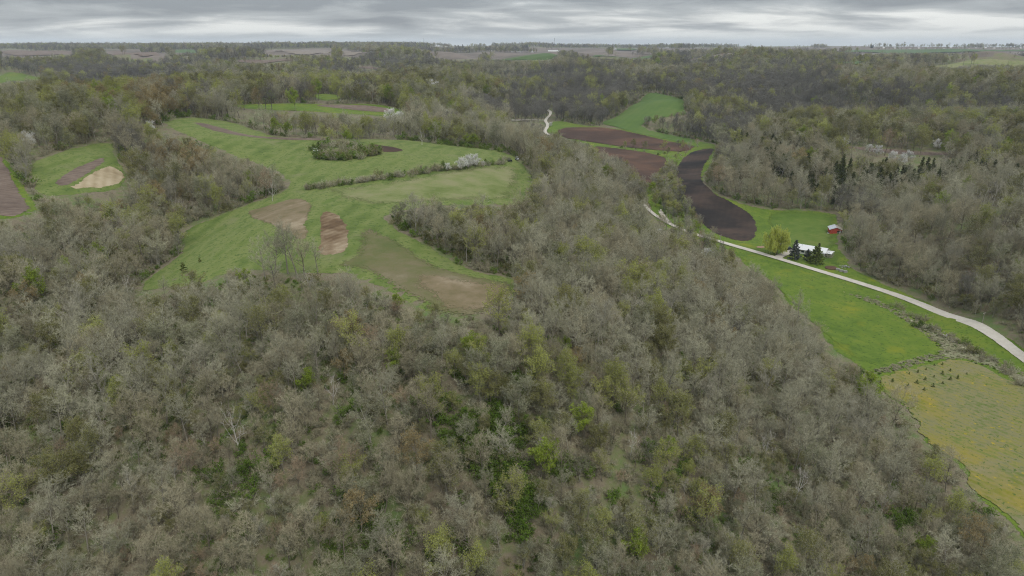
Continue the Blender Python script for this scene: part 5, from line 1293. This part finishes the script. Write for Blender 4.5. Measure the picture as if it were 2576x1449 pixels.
SEED = [(905, 800), (1030, 775), (1150, 735), (1270, 680), (1385, 670), (1500, 755), (1385, 800), (1265, 840), (1135, 885), (1015, 930), (890, 975), (1250, 985), (1390, 940), (1500, 885), (1610, 860), (1740, 800), (850, 1010), (660, 915), (1120, 1035), (480, 920)]
SEED.sort()
for i, (a, b_) in enumerate(SEED):
    x, y, z = at((2540 + a / 4.842) * 0.8385, (960 + b_ / 4.842) * 0.8385)
    tag(set_plant('young_pine', YNG, x, y, z + 0.2, i * 1.3, float(RG.uniform(0.32, 0.65))), f'young planted pine in the dandelion field, {ordinal(i)} counted from its left side', 'tree', 'young pines in the dandelion field')
x, y, z = at(463, 686)
tag(set_plant('young_pine', YNG, x, y, z + 0.1, 0, 1.5), 'lone young conifer on the green slope below the brown field', 'tree')
x, y, z = at(503, 660)
tag(set_plant('young_pine', YNG, x, y, z + 0.1, 2, 0.7), 'tiny dark conifer above the lone young conifer on the green slope', 'tree')

# ------------------------------------------------------------------ far farms and the town on the skyline
def far_building(name, cat, u, v, w, d, eave, ridge, wall, roof, rz, label, group='far farm buildings'):
    x, y, z = at(u, v)
    t = thing(name, label, cat, (x, y, z + 1.0), math.radians(rz), group)
    gable(t, w, d, eave, ridge, wall, roof, 0.6, 0.3, -4)
    Solid().box((0, -d / 2 - 0.1, eave * 0.4), (w * 0.4, 0.3, eave * 0.8)).done('door', 'dark_inside', t)
    return t
def px_w(u, v, n):                               # metres that n columns span there
    x, y, z = at(u, v)
    return n / FPX * math.hypot(x, y)
for (nm, ct, u, v, n, dd, ev, rg, wl, rf, rz, lb) in (
    ('farm_barn', 'barn', 403, 132, 13, 10, 4.5, 7, 'red_wall', 'grey_metal', 88, 'big red barn with a pale roof on the left skyline'),
    ('farm_shed', 'shed', 409, 128, 10, 9, 4, 6, 'white_wall', 'grey_metal', 80, 'small grey roofed shed behind the big red barn'),
    ('farm_shed', 'shed', 527, 139, 14, 12, 5, 9, 'white_wall', 'white_metal', 90, 'white roofed shed standing in front of the grey farm roofs'),
    ('farm_shed', 'shed', 545, 132, 20, 12, 4, 6, 'cream_wall', 'grey_metal', 90, 'long grey farm roof left of the bright white one'),
    ('farm_shed', 'shed', 572, 131, 17, 13, 4, 7, 'white_wall', 'white_metal', 92, 'bright white farm roof above the left woods'),
    ('farm_barn', 'barn', 1102, 118, 20, 14, 5, 9, 'white_wall', 'grey_metal', 88, 'long pale barn at the left end of the skyline farm'),
    ('farm_house', 'house', 1122, 120.5, 9, 9, 5, 8, 'white_wall', 'white_metal', 60, 'white farmhouse below the conifers of the skyline farm'),
    ('farm_shed', 'shed', 1143, 120.5, 13, 10, 4, 6, 'white_wall', 'white_metal', 90, 'white shed at the right end of the skyline farm'),
    ('farm_shed', 'shed', 1239, 129, 12, 9, 4, 6, 'cream_wall', 'white_metal', 90, 'pale farm shed beside a silo in the brown fields'),
    ('farm_shed', 'shed', 1290, 132, 6, 9, 4, 6, 'white_wall', 'white_metal', 75, 'small white shed left of the long pale one'),
    ('farm_shed', 'shed', 1306, 131.5, 15, 10, 4, 6, 'white_wall', 'grey_metal', 90, 'long pale shed in the middle of the brown fields'),
    ('farm_shed', 'shed', 1338, 132, 8, 10, 4, 7, 'white_wall', 'white_metal', 70, 'bright white shed right of the long pale one'),
    ('farm_shed', 'shed', 1393, 130, 27, 12, 4, 6, 'white_wall', 'white_metal', 91, 'very long white poultry shed beside the green strip'),
    ('farm_shed', 'shed', 1543, 126, 14, 10, 4, 6, 'white_wall', 'white_metal', 90, 'white shed on the far green field right of the middle'),
    ('farm_house', 'house', 1677, 121, 8, 9, 4, 7, 'white_wall', 'shingle', 60, 'white house under big trees right of the middle skyline'),
    ('farm_shed', 'shed', 1963, 132.5, 22, 12, 4, 6, 'white_wall', 'white_metal', 90, 'long white shed on the right hand upland'),
    ('farm_house', 'house', 2022, 143, 12, 9, 5, 8, 'cream_wall', 'shingle', 70, 'farmhouse with a dark roof among trees on the right upland'),
    ('farm_shed', 'shed', 2034, 143, 7, 8, 3, 5, 'white_wall', 'rusty_metal', 90, 'small shed beside the dark roofed upland farmhouse'),
    ('farm_house', 'house', 995, 117, 9, 9, 4, 7, 'white_wall', 'white_metal', 90, 'lone white house on the bare hill left of the mast')):
    far_building(nm, ct, u, v, dd, px_w(u, v, n), ev, rg, wl, rf, rz, lb)
for i, u in enumerate((2200, 2222, 2250, 2262, 2288, 2310, 2330, 2352, 2372, 2392, 2410, 2436, 2455, 2478, 2500, 2524, 2548, 2566)):
    far_building('town_house', 'house', u, 121 + (i % 3), 8, 10 + 3 * (i % 3), 4, 6.5, ('white_wall', 'cream_wall', 'cream_wall')[i % 3], ('shingle', 'white_metal', 'grey_metal', 'shingle')[i % 4], 80 + 17 * (i % 3), f'pale town house on the right skyline, {ordinal(i)} counting from the left', 'town houses on the skyline')
def silo(u, v, r, hh, label):
    x, y, z = at(u, v)
    t = thing('silo', label, 'silo', (x, y, z), 0, 'silos')
    Solid().cyl((0, 0, hh / 2 - 1), r, r, hh + 2, 14).done('tower', 'white_wall', t); Solid().cyl((0, 0, hh + r * 0.35), r * 1.02, 0.3, r * 0.7, 14).done('dome', 'galvanized', t)
silo(1234, 129, 4, 16, 'white silo at the left end of the pale farm shed')
silo(2005, 133, 3.0, 27, 'slender tall pale silo left of the dark roofed upland farmhouse')
silo(1097, 119, 3.5, 18, 'pale silo beside the long skyline barn')
def mast(u, v, hh, label, r=0.9):
    x, y, z = at(u, v)
    t = thing('radio_mast', label, 'mast', (x, y, z), 0, 'radio masts')
    s1 = Solid()
    P = [(r * math.cos(q), r * math.sin(q)) for q in (0.3, 2.394, 4.489)]
    for a in P: s1.bar((*a, -2), (*a, hh), 0.32, 4)
    s1.done('lattice_leg', 'tube_steel', t)['kind'] = 'stuff'
    s2 = Solid(); n = int(hh / 5)
    for k in range(n):
        for i in range(3):
            a, b_ = P[i], P[(i + 1) % 3]; s2.bar((*a, hh * k / n), (*b_, hh * (k + 1) / n), 0.16, 4)
    s2.done('brace', 'tube_steel', t)['kind'] = 'stuff'
    Solid().cyl((0, 0, hh * 0.62), 1.9, 1.9, 2.5, 8).done('antenna_drum', 'galvanized', t); Solid().cyl((0, 0, hh + 4), 0.25, 0.12, 8, 6).done('antenna', 'tube_steel', t)
mast(1067, 118.5, px_w(1067, 118.5, 19), 'tall thin radio mast on the skyline left of the middle', 1.2)
mast(1394, 121, px_w(1394, 121, 22), 'faint thin radio mast on the skyline right of the middle', 0.8)
x, y, z = at(2274, 119.5)
k = px_w(2274, 119.5, 1)
t = thing('water_tower', 'water tower rising above the trees of the skyline town', 'water tower', (x, y, z))
Solid().cyl((0, 0, k * 5 - 2), k * 0.55, k * 0.45, k * 10 + 4, 10).done('stem', 'galvanized', t)
Solid().cyl((0, 0, k * 9.2), k * 0.6, k * 1.9, k * 1.6, 14).done('bowl', 'white_metal', t); Solid().cyl((0, 0, k * 10.6), k * 1.9, k * 1.7, k * 1.2, 14).done('tank', 'white_metal', t); Solid().cyl((0, 0, k * 11.6), k * 1.7, k * 0.3, k * 0.8, 14).done('tank_roof', 'grey_metal', t)
for i, (u, hh) in enumerate(((1310, 19), (1313, 22), (1316, 20), (1319, 21), (1323, 23), (1326, 25), (1154, 20), (1164, 24), (2195, 21), (2192, 19))):
    x, y, z = at(u, 121.5)
    wh = 'dark conifer row on the middle skyline' if u > 1300 and u < 1400 else 'skyline farm conifers' if u < 1200 else 'conifer pair at the town edge'
    tag(set_plant('spruce_tree', SPR[0], x, y, z, i * 1.1, px_w(u, 121.5, hh * 0.42) / 12.5), f'tall dark skyline spruce, {ordinal(i if i < 6 else i - 6 if i < 8 else i - 8)} in the {wh}', 'tree', 'skyline spruces')

# ------------------------------------------------------------------ the air between
def build_haze():
    lo, hi = -9.0, 205.0
    bm = bmesh.new()
    bmesh.ops.create_cube(bm, size=1.0, matrix=Matrix.Translation((0, 0, (lo + hi) / 2)) @ Matrix.Diagonal((34000, 34000, hi - lo, 1)))
    me = bpy.data.meshes.new('haze'); bm.to_mesh(me); bm.free()
    m = bpy.data.materials.new('haze'); m.use_nodes = True
    nt = m.node_tree; nt.nodes.clear()
    out = nt.nodes.new('ShaderNodeOutputMaterial'); v = nt.nodes.new('ShaderNodeVolumePrincipled')
    v.inputs['Color'].default_value = (0.78, 0.86, 0.95, 1)
    v.inputs['Density'].default_value = 5e-5
    nt.links.new(v.outputs[0], out.inputs['Volume'])
    tag(link('haze', me, mats=[m]), 'thin pale haze over the far hills', None, None, 'stuff')
build_haze()
print('LOWEST', H_TAB.min(), 'HIGHEST', H_TAB.max())
